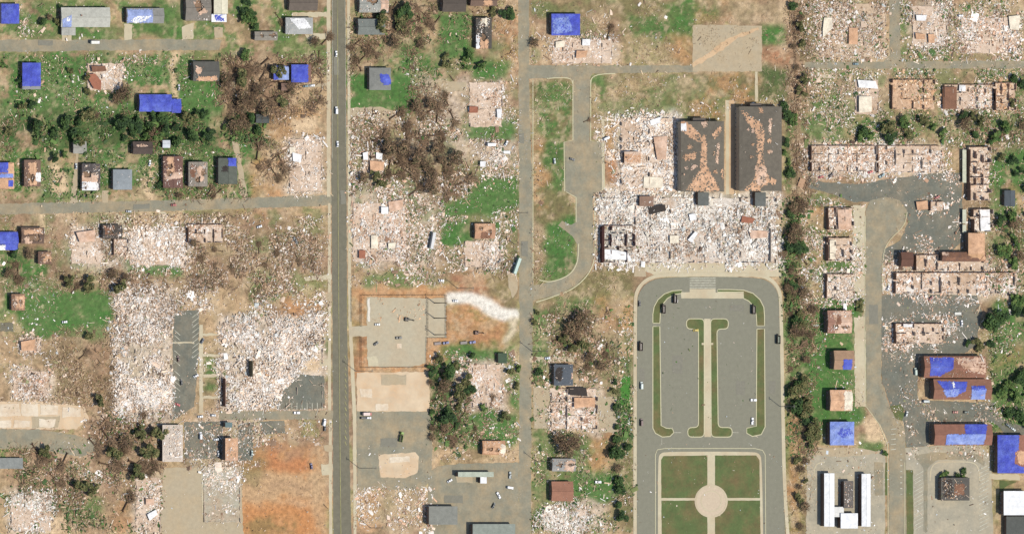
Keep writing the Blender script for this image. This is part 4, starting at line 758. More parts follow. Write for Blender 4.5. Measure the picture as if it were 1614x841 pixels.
B('house', 'dark brown roofed house at the top edge beside the main road', 'dark top edge house by the main road', 455, -8, 500, 17, 3.3, 'gable_x', (112, 100, 88), 1.3)
B('house', 'pale grey roofed house with a ragged left side west of the main road', 'ragged pale grey roadside house', 450, 28, 493, 54, 3.3, 'hip', (178, 178, 172), 1.2, patches=[('white', rc(456, 30, 480, 29, 490, 44, 470, 46))], litter=.15)
B('house', 'left half of a tarped pair by the main road, covered in pale blue sheeting', 'pale blue tarped roadside house', 431, 104, 455, 126, 3.4, 'gable_y', (60, 70, 120), 1.2, patches=[('tarp', (431, 104, 437, 126)), ('tarp_pale', (436, 105, 455, 126))])
B('house', 'right half of a tarped pair by main road, deep blue with brown right edge', 'deep blue roadside house', 459, 102, 490, 130, 3.6, 'hip', (140, 104, 92), 1.2, patches=[('tarp', (459, 102, 485, 130))])
B('shed', 'small brown shed just below the tarped pair of houses by the main road', 'small brown shed', 443, 131, 464, 143, 2.6, 'gable_x', (138, 110, 94), .6, cat='shed', windows=False)
B('house', 'dark grey roofed house with orange boards laid bare along its lower edge', 'dark house with bare orange edge', 304, 97, 345, 128, 3.6, 'gable_x', (96, 94, 86), 1.4, patches=[('decking', rc(311, 121, 342, 120, 342, 128, 311, 128)), ('pinkdeck', rc(308, 104, 318, 108, 314, 118, 307, 114))], litter=.1)
B('shed', 'small dark grey roofed shed alone on brown soil', 'lone dark shed', 403, 180, 424, 194, 2.8, 'gable_x', (84, 88, 84), .7, cat='shed', windows=False)
B('house', 'weathered grey roofed building among trees, shingles scattered', 'weathered grey shingle house', 401, 50, 437, 64, 2.8, 'gable_x', (150, 142, 128), .8, litter=.4)
B('house', 'grey-green roofed house just east of the main road in the upper yard', 'grey-green house east of main road', 564, 30, 606, 55, 3.4, 'gable_x', (128, 132, 124), 1.2, litter=.15)
B('house', 'pale grey house at the top edge east of the main road, rubble on its right', 'pale top house east of main road', 566, -8, 612, 20, 3.3, 'gable_x', (166, 166, 156), 1.2, patches=[('pinkdeck', (600, 0, 612, 18))], litter=.4)
B('house', 'grey hip roofed house with a blue tarp on its right half, green lawn below', 'half tarped grey house on green lawn', 582, 107, 616, 142, 3.8, 'hip', (138, 138, 130), 1.6, patches=[('tarp', rc(597, 117, 612, 117, 617, 132, 606, 135, 598, 128))], litter=.1)
B('house', 'dark brown roofed house at the top edge in the middle block', 'dark top house of the middle block', 697, -8, 734, 19, 3.5, 'gable_x', (92, 82, 72), 1.4)
B('house', 'brown roofed house with an orange bared patch at the top edge near the second road', 'orange patched top house', 741, -8, 783, 10, 3.3, 'gable_x', (124, 100, 84), 1.2, patches=[('decking', (762, 0, 775, 9))])
B('house', 'narrow wrecked house with a dark torn roof, orange boards and white sheets at its left', 'narrow torn dark roofed house', 750, 28, 775, 77, 3.3, 'gable_y', (86, 80, 72), 1.2, patches=[('decking', rc(756, 58, 769, 64, 768, 77, 756, 77)), ('cream', rc(758, 30, 768, 28, 766, 42, 756, 44)), ('white', (750, 56, 755, 77))], litter=.5)
B('house', 'house under a bright blue tarp standing alone on bare brown ground near the second road', 'lone blue house on brown ground', 869, 22, 914, 56, 3.8, 'hip', (90, 110, 190), 1.3, patches=[('tarp', (869, 22, 914, 56)), ('tarp_light', rc(870, 30, 895, 26, 902, 50, 872, 54))])
# row of houses north of the left cross street
B('house', 'house with blue tarp above and orange decking below at the left edge', 'blue and orange left edge house', -8, 256, 22, 298, 3.4, 'gable_y', (180, 140, 110), 1.3, patches=[('tarp', (-8, 256, 12, 272)), ('decking', (10, 258, 23, 278)), ('tarp_light', (-4, 274, 20, 280)), ('decking', (-4, 281, 22, 298)), ('tarp', (12, 284, 20, 294))])
B('house', 'narrow house with orange decking stripped bare and a rust brown left side', 'narrow stripped orange house', 38, 252, 64, 294, 3.6, 'gable_y', (126, 100, 84), 1.4, patches=[('decking', rc(44, 256, 56, 256, 57, 292, 45, 292)), ('white', (55, 272, 64, 286))], litter=.35)
B('shed', 'small pale grey shed at the edge of the wood', 'pale grey wood edge shed', 115, 223, 136, 242, 2.8, 'gable_x', (168, 164, 152), .7, cat='shed', windows=False)
B('house', 'house with dark shattered roof above and white rubble at its lower end', 'shattered dark and white house', 129, 258, 158, 300, 3.3, 'gable_y', (92, 84, 80), 1.2, patches=[('white', rc(127, 286, 154, 288, 154, 300, 128, 300)), ('pinkdeck', rc(130, 272, 154, 276, 152, 288, 128, 286))], litter=.9, pal='white', holes=[rc(132, 270, 142, 270, 142, 280, 132, 280)])
B('house', 'house with smooth pale bluish grey hip roof in the row above the left street', 'pale bluish grey hip house', 178, 267, 208, 299, 3.6, 'hip', (152, 158, 160), 1.4, litter=.05)
B('house', 'dark brown roofed house with one pinkish scar backing onto the wood', 'dark brown house under the wood', 209, 223, 240, 243, 3.4, 'gable_x', (88, 74, 66), 1.2, patches=[('pinkdeck', (215, 228, 231, 231))])
B('shed', 'tiny white roofed shed between two yards beside the wood', 'tiny white shed', 256, 221, 268, 233, 2.6, 'gable_x', (222, 226, 228), .5, cat='shed', windows=False)
B('house', 'house with rust brown roof split by a bare strip in its upper half', 'rust brown split roof house', 257, 246, 288, 296, 3.6, 'gable_y', (120, 88, 76), 1.4, patches=[('decking', rc(262, 248, 272, 248, 274, 272, 263, 272)), ('pinkdeck', rc(258, 274, 287, 270, 287, 280, 260, 284))], litter=.45)
B('house', 'house with ashen roof torn to pink boards, dark wall along its left side', 'ashen torn roof house', 297, 255, 327, 294, 3.8, 'gable_y', (150, 140, 126), 1.4, patches=[('pinkdeck', rc(310, 262, 322, 262, 320, 286, 308, 284)), ('brown', rc(300, 258, 308, 262, 306, 280, 300, 280))], litter=.5)
B('house', 'dark green roofed house with a small blue tarp at its upper right corner', 'dark green roofed house', 344, 249, 374, 290, 3.9, 'gable_y', (100, 104, 92), 1.4, patches=[('tarp', (358, 248, 372, 262)), ('dark', (350, 262, 358, 270))])
# south side of the left street
B('house', 'blue tarped house at the left edge just south of the left street', 'blue left edge house south of the street', -6, 365, 28, 394, 3.4, 'gable_x', (70, 78, 150), 1.2, patches=[('tarp', (-6, 366, 28, 384)), ('tarp', (6, 384, 26, 394)), ('white', (-6, 386, 8, 394))])
B('house', 'wrecked brown house with broken rafters next to the blue left edge house', 'wrecked brown rafter house', 33, 358, 69, 384, 3.2, 'gable_x', (110, 88, 74), 1.1, patches=[('decking', rc(36, 362, 66, 360, 66, 368, 38, 370)), ('pinkdeck', (38, 374, 50, 384))], litter=.7, holes=[rc(44, 370, 62, 368, 62, 378, 46, 380)])
B('house', 'small brown and orange wreck at the foot of a brown yard', 'small wreck in brown yard', 60, 396, 81, 416, 3.0, 'hip', (120, 92, 76), 1, patches=[('decking', rc(66, 400, 80, 398, 80, 412, 68, 414))], litter=.9)
B('house', 'charcoal roofed wreck with splintered gable south of the left street', 'charcoal splintered wreck', 161, 354, 192, 376, 3.0, 'gable_x', (84, 76, 68), 1.3, litter=.9, patches=[('brown', rc(164, 358, 180, 356, 176, 370, 164, 368))])
B('house', 'small orange decked house with dark left wall in the upper left green', 'orange decked house left of the green', 18, 463, 39, 489, 3.4, 'gable_y', (158, 122, 96), 1.1, patches=[('decking', rc(24, 466, 38, 466, 38, 486, 24, 486))], litter=.4)
B('shed', 'grey roofed building cut by the left edge beside the old parking strip', 'grey left edge building', -6, 721, 36, 738, 3, 'flat', (146, 148, 142), cat='shed', windows=False)
B('warehouse', 'long flat building with wood chip coloured torn roof left of the dark court', 'long torn flat roof building', 256, 669, 288, 727, 4.2, 'flat', (220, 204, 186), patches=[], litter=1.5, pal='white', cat='warehouse')
B('house', 'two storey block with pinkish bared roof and tall dark west wall in the dark court', 'tall pinkish block in the dark court', 355, 690, 375, 725, 6.0, 'flat', (222, 180, 150), patches=[('decking', (355, 690, 375, 722))], litter=.5, cat='building', windows=True)
B('shed', 'small teal grey roofed unit at the top of the tall pinkish block', 'small teal roofed unit', 355, 665, 366, 673, 4.0, 'flat', (110, 130, 128), cat='shed', windows=False)
# school wings
B('school_wing', 'left school wing with charcoal hip roof stripped to orange boards along the hips', 'left charcoal school wing', 1073, 191, 1141, 302, 6.4, 'hip', (114, 106, 92), 4.0, (206, 186, 160), cat='school building', patches=[
 ('decking', rc(1070, 192, 1080, 190, 1103, 212, 1110, 214, 1110, 260, 1134, 301, 1080, 301, 1100, 268, 1102, 226, 1090, 220, 1072, 204)), ('white', (1073, 194, 1081, 206)), ('decking', rc(1120, 212, 1134, 198, 1136, 206, 1124, 220)), ('decking', rc(1074, 246, 1094, 240, 1094, 250, 1078, 253)), ('pinkdeck', rc(1128, 226, 1133, 226, 1130, 258, 1126, 258)), ('decking', rc(1135, 264, 1139, 264, 1139, 282, 1136, 282)), ('pinkdeck', rc(1104, 192, 1114, 192, 1112, 200, 1106, 200)), ('decking', rc(1084, 228, 1092, 230, 1090, 236, 1083, 234)), ('pinkdeck', (1078, 262, 1082, 266)), ('pinkdeck', rc(1086, 262, 1094, 258, 1096, 264, 1088, 268)), ('decking', (1122, 240, 1125, 247)), ('decking', rc(1122, 268, 1128, 266, 1129, 272, 1123, 274))], litter=.02)
B('school_wing', 'right school wing, longest charcoal hip roof with bare orange ridge and triangular lower hip', 'right charcoal school wing', 1165, 168, 1232, 301, 6.4, 'hip', (114, 106, 92), 4.0, (206, 186, 160), cat='school building', patches=[
 ('decking', rc(1168, 174, 1178, 180, 1198, 196, 1201, 212, 1198, 250, 1204, 270, 1214, 288, 1200, 294, 1198, 300, 1172, 301, 1186, 284, 1190, 270, 1190, 212, 1180, 198)), ('pinkdeck', rc(1186, 262, 1204, 262, 1206, 290, 1192, 292)), ('pinkdeck', rc(1210, 186, 1215, 186, 1212, 212, 1208, 208)), ('decking', rc(1214, 280, 1222, 284, 1220, 292, 1212, 288)), ('decking', rc(1196, 170, 1201, 170, 1201, 178, 1197, 178)), ('pinkdeck', (1176, 200, 1179, 206)), ('pinkdeck', rc(1181, 204, 1186, 202, 1187, 208, 1182, 210)), ('decking', rc(1206, 220, 1212, 218, 1213, 224, 1207, 226)), ('decking', (1182, 226, 1186, 229)), ('pinkdeck', rc(1206, 238, 1215, 236, 1214, 242, 1207, 243)), ('decking', (1180, 246, 1184, 249))], litter=.02)
B('porch', 'small porch roof on the north end of the right school wing', 'north porch of the right wing', 1182, 163, 1200, 168, 4.0, 'flat', (104, 96, 88), windows=False, cat='porch')
B('porch', 'small porch roof on the north end of the left school wing', 'north porch of the left wing', 1092, 186, 1112, 191, 4.0, 'flat', (104, 96, 88), windows=False, cat='porch')
B('link_building', 'dark flat link under the right school wing reaching the rubble', 'link below the right wing', 1190, 303, 1207, 325, 4.0, 'flat', (108, 110, 104), windows=False, cat='school building')
B('link_building', 'dark flat link under the left school wing reaching the rubble', 'link below the left wing', 1100, 303, 1117, 324, 4.0, 'flat', (108, 110, 104), windows=False, cat='school building')
B('classroom', 'small standing classroom remnant with brown wall amid upper left school rubble', 'brown walled classroom remnant', 984, 239, 1010, 258, 3.6, 'flat', (226, 196, 170), patches=[('decking', (984, 243, 1010, 255))], litter=.5, windows=False, cat='classroom')
B('classroom', 'low brown roofed remnant above the grey core of the school rubble', 'low brown school remnant', 1008, 309, 1030, 325, 3.2, 'flat', (150, 120, 100), litter=.3, windows=False, cat='classroom')
# right hand estate
B('apartment_block', 'tall standing block with bare orange roof at the elbow of the L shaped apartments', 'orange roofed elbow block', 1526, 367, 1552, 406, 6.0, 'gable_y', (214, 168, 126), 1.0, patches=[('decking', (1526, 367, 1552, 400))], cat='apartment block')
B('apartment_block', 'dark brown hip roofed stretch of the L shaped apartments under the elbow', 'dark brown apartment roof', 1484, 397, 1553, 412, 5.0, 'gable_x', (128, 94, 76), 1.6, patches=[('brown', (1490, 398, 1530, 410)), ('decking', rc(1530, 398, 1552, 398, 1552, 411, 1545, 411)), ('pinkdeck', (1484, 397, 1494, 402))], cat='apartment block')
B('apartment_block', 'dark brown block with tall shaded west wall at the left end of the L', 'dark brown left end block', 1420, 397, 1439, 420, 5.4, 'gable_x', (112, 78, 62), 1.2, cat='apartment block')
B('house', 'dark slate grey roofed house at the right edge among greenery', 'slate grey right edge house', 1583, 300, 1600, 325, 3.4, 'gable_y', (88, 94, 98), 1.0)
B('duplex', 'tan roofed duplex with one square blue tarp at its lower right, on green lawn', 'tan duplex with blue square', 1314, 552, 1346, 582, 6.0, 'gable_x', (176, 142, 112), 1.6, patches=[('tarp', (1328, 566, 1342, 583))], cat='duplex')
B('duplex', 'duplex with half torn brown and pink roof, first south of the rubble duplexes', 'half torn pink duplex', 1304, 489, 1342, 525, 5.6, 'gable_x', (166, 124, 104), 1.6, patches=[('pinkdeck', rc(1313, 490, 1342, 490, 1342, 525, 1316, 525)), ('brown', rc(1318, 494, 1326, 496, 1324, 512, 1316, 510))], litter=.5, cat='duplex')
B('duplex', 'duplex with salmon decking fully exposed, above the blue hip roofed duplex', 'bare salmon duplex', 1308, 614, 1343, 647, 5.8, 'gable_x', (226, 180, 146), 1.5, patches=[('decking', (1309, 614, 1330, 647)), ('cream', (1330, 616, 1343, 646))], litter=.15, cat='duplex')
B('duplex', 'duplex under a pale blue tarped hip roof, lowest of the duplexes on the green', 'pale blue hip duplex', 1308, 664, 1346, 701, 5.6, 'hip', (120, 130, 190), 2.0, patches=[('tarp_light', (1308, 664, 1346, 701)), ('tarp', rc(1318, 682, 1326, 672, 1330, 676, 1338, 674, 1344, 682, 1334, 686, 1326, 690))], cat='duplex')
B('apartment_block', 'brown roofed apartment block, upper of a pair, blue tarp left and rubble right', 'upper brown and blue apartment block', 1456, 561, 1553, 595, 6.2, 'gable_x', (152, 106, 84), 2.0, patches=[('tarp', rc(1465, 563, 1503, 563, 1500, 582, 1482, 592, 1465, 592)), ('pinkdeck', rc(1503, 564, 1552, 562, 1552, 590, 1530, 586, 1512, 576)), ('brown', rc(1480, 592, 1504, 580, 1530, 590, 1520, 595))], litter=.2, cat='apartment block')
B('apartment_block', 'brown roofed apartment block, lower of a pair, with two blue tarps', 'lower brown and blue apartment block', 1471, 597, 1562, 629, 6.2, 'gable_x', (150, 106, 84), 2.0, patches=[('tarp', rc(1476, 600, 1524, 601, 1520, 616, 1500, 626, 1484, 612)), ('tarp_light', rc(1484, 614, 1512, 612, 1508, 624, 1492, 626)), ('tarp_light', rc(1530, 608, 1552, 612, 1552, 629, 1530, 629)), ('tarp', rc(1530, 608, 1552, 608, 1550, 614, 1530, 614)), ('white', (1500, 602, 1503, 610))], litter=.05, cat='apartment block')
B('apartment_block', 'brown roofed block with long blue tarps south of the dark forecourt', 'long blue and brown block', 1472, 668, 1563, 701, 6.0, 'gable_x', (152, 106, 86), 2.0, patches=[('tarp', rc(1520, 668, 1556, 668, 1552, 684, 1520, 684)), ('tarp_light', rc(1490, 684, 1552, 683, 1550, 700, 1490, 700))], cat='apartment block')
B('store_building', 'large building at the right edge with blue tarp and brown lower right corner', 'big blue right edge building', 1572, 685, 1620, 745, 6.0, 'hip', (160, 110, 90), 2.0, patches=[('tarp', rc(1571, 684, 1606, 684, 1604, 708, 1598, 712, 1598, 744, 1571, 746)), ('decking', rc(1600, 712, 1620, 708, 1620, 734, 1604, 730)), ('tarp', rc(1596, 730, 1614, 736, 1614, 746, 1590, 746))], cat='store')
B('restaurant', 'burnt out square building with charred roof in the middle of the striped car park', 'charred square building', 1483, 752, 1528, 788, 4.6, 'flat', (96, 92, 84), patches=[('dark', rc(1486, 756, 1500, 754, 1502, 780, 1488, 784)), ('brown', (1504, 762, 1520, 780))], litter=.6, pal='mixed', cat='restaurant')
B('long_building', 'long narrow building with white metal roof, left of the three in the fenced lot', 'left long white roof', 1299, 745, 1315, 829, 5.4, 'gable_y', (252, 252, 250), .6, cat='warehouse', windows=False)
B('long_building', 'long narrow building with white metal roof beside the estate road, right of the lot', 'right long white roof', 1358, 746, 1372, 829, 5.4, 'gable_y', (252, 252, 250), .6, cat='warehouse', windows=False)
B('warehouse', 'squat bright white roofed warehouse closing the lower end of the fenced lot', 'squat white warehouse', 1325, 808, 1352, 832, 5.0, 'flat', (252, 252, 252), cat='warehouse', windows=False)
B('office', 'small cream roofed office joining the white warehouse to the left long roof', 'small cream office', 1314, 798, 1330, 814, 4.0, 'flat', (236, 234, 226), cat='office', windows=False)
B('shed', 'narrow dark roofed shed between the two long white roofs', 'narrow dark shed between white roofs', 1330, 757, 1345, 800, 4.6, 'flat', (112, 104, 96), litter=.5, cat='shed', windows=False)
B('store_building', 'white flat roofed store cut by the right edge in the lower corner', 'white lower right store', 1582, 773, 1622, 811, 6.0, 'flat', (252, 252, 250), cat='store')
B('canopy_building', 'dark ribbed low building below the white corner store', 'dark ribbed corner building', 1586, 813, 1625, 850, 4.0, 'flat', (92, 94, 88), cat='building', windows=False)
# lower middle
B('store_building', 'large flat grey-green roofed building at the bottom edge beside the second road', 'grey-green bottom edge building', 745, 825, 812, 850, 5.0, 'flat', (150, 156, 144), cat='building')
B('store_building', 'square grey flat roofed building at the bottom left of the lower forecourt', 'square grey forecourt building', 676, 797, 721, 826, 5.0, 'flat', (142, 142, 132), cat='building')
B('canopy', 'long pale grey-green canopy over the lower forecourt', 'long forecourt canopy', 722, 743, 778, 751, 4.6, 'flat', (190, 196, 176), cat='canopy', windows=False)
B('kiosk', 'small bright white square kiosk roof under the long forecourt canopy', 'white square kiosk', 757, 751, 767, 761, 3.4, 'flat', (254, 254, 252), cat='kiosk', windows=False)
B('house', 'house with orange bared roof and shattered dark lower edge in the lower middle block', 'orange roofed wreck of the lower block', 760, 694, 796, 716, 3.4, 'gable_x', (196, 148, 112), 1.2, patches=[('decking', (762, 695, 790, 714)), ('cream', (788, 700, 796, 716))], litter=.5)
B('house', 'collapsed slate blue roofed house with waves in its broken roof east of the second road', 'collapsed slate blue house', 873, 574, 903, 607, 3.6, 'hip', (92, 98, 104), 1.4, patches=[('dark', rc(876, 580, 886, 578, 884, 600, 874, 598)), ('pinkdeck', (900, 588, 903, 596))], litter=.25, pal='cool')
B('house', 'small grey roofed house with a dark west wall below the brown crown', 'small grey house east of the road', 870, 722, 907, 742, 3.8, 'gable_x', (162, 160, 154), 1.0, patches=[('pinkdeck', rc(892, 724, 906, 726, 904, 742, 888, 740))], litter=.4)
B('house', 'red-brown roofed house east of the second road near the bottom', 'red-brown roofed house', 869, 758, 903, 789, 3.8, 'gable_x', (164, 116, 92), 1.2, litter=.15)
B('shed', 'dark green shed with a flat roof below the orange dirt yard', 'dark green shed', 785, 556, 799, 572, 2.8, 'flat', (74, 92, 70), cat='shed', windows=False)
B('house', 'orange roofed wreck with dark left wall south of the green strips in the middle block', 'orange roofed wreck of the middle block', 748, 352, 780, 376, 3.4, 'gable_x', (196, 150, 118), 1.1, patches=[('decking', (750, 352, 776, 366)), ('brown', rc(758, 366, 774, 364, 772, 376, 758, 376))], litter=.5)

# ============================================================ RUINED BUILDINGS
U = ruin
U('house_ruin', 'ruined house with a red slab and heap of white boards, upper left yard', 'red slab ruin', 137, 100, 194, 142, 'white', .8, roofbits=[('rust', rc(136, 118, 150, 116, 160, 128, 159, 142, 148, 140)), ('brown', rc(144, 104, 166, 104, 168, 112, 146, 114))], wall=(200, 178, 160))
U('house_ruin', 'flattened house reduced to white rubble beside the bend of the main road', 'white flattened house by the main road', 456, 219, 507, 302, 'white', 1.5, room=9, roofbits=[('white', rc(461, 240, 476, 244, 474, 256, 462, 254)), ('cream', rc(456, 232, 465, 232, 465, 242, 457, 242))])
U('house_ruin', 'broken white and cream fragments around an orange floor, west of the middle block', 'white and orange floor ruin', 572, 240, 606, 272, 'white', 1.0, roofbits=[('white', rc(572, 241, 580, 239, 580, 252, 573, 252)), ('white', rc(593, 240, 603, 242, 602, 252, 593, 250)), ('decking', rc(583, 253, 606, 255, 604, 268, 584, 270))])
U('house_ruin', 'wide pinkish floor plan of a levelled house with low walls, upper middle block', 'pinkish levelled floor plan', 740, 130, 791, 200, 'pink', 1.3, room=6, roofbits=[('white', rc(783, 172, 791, 172, 790, 186, 784, 186)), ('rust', rc(740, 168, 753, 168, 753, 178, 740, 178))])
U('house_ruin', 'row ruin of cream slabs and an orange floor square above the school cross road', 'cream slab row ruin', 871, 62, 964, 100, 'pink', .9, room=7, roofbits=[('decking', rc(909, 80, 926, 80, 924, 90, 908, 92)), ('cream', rc(876, 66, 890, 64, 890, 74, 876, 76)), ('white', rc(918, 62, 930, 62, 930, 72, 918, 72))], keep=.4)
U('house_ruin', 'levelled house of white and tan rubble left of the charcoal splintered wreck', 'white and tan levelled house', 112, 362, 160, 415, 'white', 1.1, room=10, keep=.3, roofbits=[('pinkdeck', rc(120, 366, 150, 362, 150, 380, 126, 382))])
U('house_ruin', 'standing wall remains behind the charcoal wreck, brown and roofless', 'brown roofless remains', 177, 377, 201, 402, 'pink', .9, room=5, wh=(1.6, 3))
U('house_ruin', 'large field of bright white rubble where a house stood south of the left street', 'bright white rubble south of left street', 204, 364, 292, 418, 'white', 1.7, room=14, keep=.3)
U('house_ruin', 'two brown roofless rooms in a row south of the left street near a silver car', 'two brown roofless rooms', 294, 354, 350, 382, 'pink', .9, room=6, wh=(1.5, 3), wall=(190, 160, 136))
U('house_ruin', 'small scattered ruin with low walls left of the long brown field', 'small ruin above the brown field', 30, 532, 64, 556, 'pink', 1.0, roofbits=[('decking', rc(33, 538, 56, 534, 54, 552, 34, 552))])
U('house_ruin', 'pinkish rubble square of a levelled house at lower left', 'pinkish rubble square', 20, 584, 76, 627, 'pink', 1.5, room=9, keep=.3)
U('apartment_ruin', 'tall column of white rubble, the left of two flattened apartment blocks', 'left flattened apartment block', 184, 465, 270, 660, 'white', 1.8, area=rc(184, 460, 240, 455, 272, 480, 271, 560, 268, 640, 240, 665, 186, 655), room=13, keep=.3, cat='ruined apartments', z=.9)
U('apartment_ruin', 'broad white and pink rubble of the right flattened apartment block with one dark wall', 'right flattened apartment block', 346, 506, 508, 640, 'white', 1.7, area=rc(346, 510, 380, 500, 440, 508, 508, 496, 512, 556, 480, 562, 470, 590, 448, 610, 440, 642, 350, 644), room=16, keep=.3, cat='ruined apartments', z=.9)
U('house_ruin', 'ruin with grey and white chips in the lower left corner', 'grey chip lower left ruin', 17, 780, 80, 836, 'cool', 1.7, room=10, keep=.3)
U('house_ruin', 'ragged white plates left of the long torn flat roof near the bottom edge', 'ragged white plates ruin', 214, 752, 252, 838, 'white', 1.0, room=10, keep=.3, roofbits=[('white', rc(232, 810, 246, 802, 248, 810, 236, 820)), ('pinkdeck', rc(230, 785, 243, 785, 243, 795, 230, 795))])
U('store_ruin', 'cleared store slab with white drifts of broken tile on the beige lot', 'white drift store slab', 321, 735, 378, 822, 'white', .9, room=26, keep=.6, wh=(.5, 1.4), slab=(186, 180, 158), cat='ruined store')
U('house_ruin', 'ruin field with yellow slab and pinkish floor west of the long silver trailer', 'yellow slab ruin', 556, 320, 640, 412, 'pink', 1.1, room=12, keep=.3, roofbits=[('cream', rc(585, 371, 595, 371, 596, 392, 585, 391)), ('cream', rc(612, 383, 624, 382, 622, 392, 612, 391)), ('white', rc(601, 326, 612, 326, 612, 337, 601, 337)), ('rust', rc(566, 394, 576, 394, 576, 407, 566, 407)), ('pinkdeck', rc(612, 318, 636, 314, 634, 330, 614, 334))])
U('house_ruin', 'white and pink scatter of a house just below the orange middle wreck', 'scatter below the middle wreck', 732, 380, 788, 420, 'white', 1.1, room=9, keep=.4)
U('house_ruin', 'white walled scatter at the upper right of the middle block beside parked white trailers', 'white scatter by trailers', 740, 222, 790, 262, 'pink', 1.2, area=rc(740, 222, 790, 222, 790, 250, 800, 262, 745, 262), room=9, keep=.4, roofbits=[('white', rc(757, 254, 766, 254, 765, 262, 757, 263))])
U('house_ruin', 'pink rubble heap between wooded strips in the lower middle block', 'pink heap between wooded strips', 722, 574, 788, 640, 'pink', 1.5, room=10, keep=.3)
U('house_ruin', 'large pinkish rubble house with a long dark west wall east of the second road', 'pinkish rubble house with dark wall', 868, 612, 940, 676, 'pink', 1.6, room=9, wh=(1.2, 3.2), roofbits=[('dark', rc(896, 610, 924, 610, 926, 624, 898, 622)), ('decking', rc(905, 626, 938, 626, 938, 640, 905, 642))])
U('house_ruin', 'grey rubble ruin at the bottom edge beside the second road', 'grey bottom edge ruin', 856, 796, 925, 836, 'cool', 1.2, room=8)
U('school_ruin', 'vast white rubble of the collapsed school below the two charcoal wings', 'collapsed school rubble', 944, 312, 1222, 414, 'cool', 1.3, room=22, keep=.35, wh=(1, 3.5), slab=(226, 214, 198), cat='ruined school', size=1.25, z=1.1,
  roofbits=[('cream', rc(1056, 371, 1070, 371, 1070, 383, 1056, 383)), ('white', rc(1084, 378, 1096, 364, 1100, 368, 1090, 382)), ('white', rc(948, 392, 972, 394, 990, 398, 996, 410, 950, 408)), ('pinkdeck', rc(1180, 362, 1210, 364, 1210, 374, 1184, 376)), ('rust', rc(1170, 340, 1190, 344, 1186, 352, 1168, 350)), ('dark', rc(1022, 326, 1048, 322, 1050, 332, 1024, 338)), ('white', rc(1086, 338, 1096, 336, 1098, 346, 1088, 348))])
U('school_ruin', 'white and tan rubble of the upper left school wing, west of the charcoal roofs', 'upper left school rubble', 978, 186, 1066, 302, 'white', 1.5, room=18, keep=.4, wh=(1, 3), cat='ruined school', size=1.2, z=.8, roofbits=[('cream', rc(1015, 278, 1045, 280, 1044, 296, 1014, 296)), ('white', rc(1024, 190, 1042, 184, 1040, 194, 1026, 198)), ('pinkdeck', rc(1030, 216, 1052, 214, 1050, 250, 1036, 252))])
U('school_ruin', 'roofless rooms behind a long dark red wall at lower left of the school', 'roofless rooms at the school corner', 948, 356, 998, 413, 'cool', .7, room=5, wh=(2.5, 4.2), wall=(150, 120, 110), slab=(186, 184, 174), cat='ruined school')
U('house_ruin', 'white rubble lot in the upper right estate left of the side road', 'white rubble left of the side road', 1292, 6, 1396, 90, 'mixed', 1.3, room=14, keep=.4, slab=(214, 190, 160), roofbits=[('cream', rc(1299, 28, 1312, 28, 1312, 44, 1297, 60, 1297, 46)), ('decking', rc(1338, 44, 1352, 44, 1352, 70, 1338, 70))])
U('house_ruin', 'bright cream rubble lot right of the side road with a white square sheet', 'cream rubble right of the side road', 1438, 10, 1492, 72, 'white', 1.5, room=12, keep=.4, roofbits=[('white', rc(1444, 24, 1461, 24, 1459, 33, 1445, 33)), ('decking', rc(1443, 52, 1458, 54, 1458, 62, 1444, 62)), ('decking', rc(1463, 54, 1473, 54, 1473, 68, 1464, 68))])
U('house_ruin', 'big grid of roofless rooms in the top right corner', 'top right corner rooms', 1514, 28, 1604, 84, 'pink', 1.4, room=9, keep=.6, roofbits=[('cream', rc(1590, 26, 1608, 24, 1606, 48, 1592, 46))])
U('house_ruin', 'white C shaped foundation with cream floor on the upper right street', 'white C shaped foundation', 1348, 126, 1384, 180, 'white', 1.2, room=18, keep=.5, roofbits=[('white', rc(1352, 126, 1380, 128, 1384, 140, 1354, 138)), ('cream', rc(1354, 152, 1374, 152, 1374, 176, 1354, 178))])
U('house_ruin', 'orange roofless house with tall partitions between two gardens on the upper right street', 'orange roofless partitions', 1404, 126, 1472, 172, 'wood', 1.0, room=7, wh=(1.2, 3.0), wall=(236, 196, 160), slab=(226, 190, 156))
U('house_ruin', 'house with square brown floor and pink rooms, third on the upper right street', 'square brown floor house', 1486, 134, 1566, 172, 'pink', 1.0, room=6, wh=(1.2, 3), roofbits=[('brown', rc(1486, 137, 1508, 137, 1508, 172, 1486, 172)), ('white', rc(1512, 134, 1522, 134, 1522, 144, 1512, 144))])
U('house_ruin', 'salmon walled roofless house at the right end of the upper right street', 'salmon roofless end house', 1566, 131, 1600, 174, 'wood', 1.0, room=5, wh=(1.8, 3.4), wall=(230, 190, 160))
U('apartment_ruin', 'long row of roofless pink rooms along the north of the estate court', 'long roofless apartment row', 1276, 230, 1380, 270, 'pink', 1.1, room=6, wh=(1, 3), cat='ruined apartments')
U('apartment_ruin', 'right half of the long roofless row, next to the green wrecked car', 'right half of the roofless row', 1382, 230, 1480, 272, 'pink', 1.1, room=6, wh=(1, 3), cat='ruined apartments')
U('apartment_ruin', 'upright block of roofless rooms with pale walkway on its left, upper right of the court', 'upright roofless block', 1524, 232, 1559, 316, 'pink', 1.0, room=5, wh=(3, 5.4), wall=(236, 206, 180), cat='ruined apartments')
U('apartment_ruin', 'pale pink roofless rooms directly below the upright block', 'pale pink rooms under upright block', 1530, 330, 1562, 365, 'white', .8, room=5, wh=(3, 5), cat='ruined apartments', roofbits=[('white', rc(1544, 330, 1560, 330, 1561, 364, 1546, 364))])
U('apartment_ruin', 'broad roofless bottom arm of the L apartments with grey window gaps', 'bottom arm of the L apartments', 1408, 430, 1598, 462, 'pink', 1.1, room=6, wh=(1.5, 4), cat='ruined apartments')
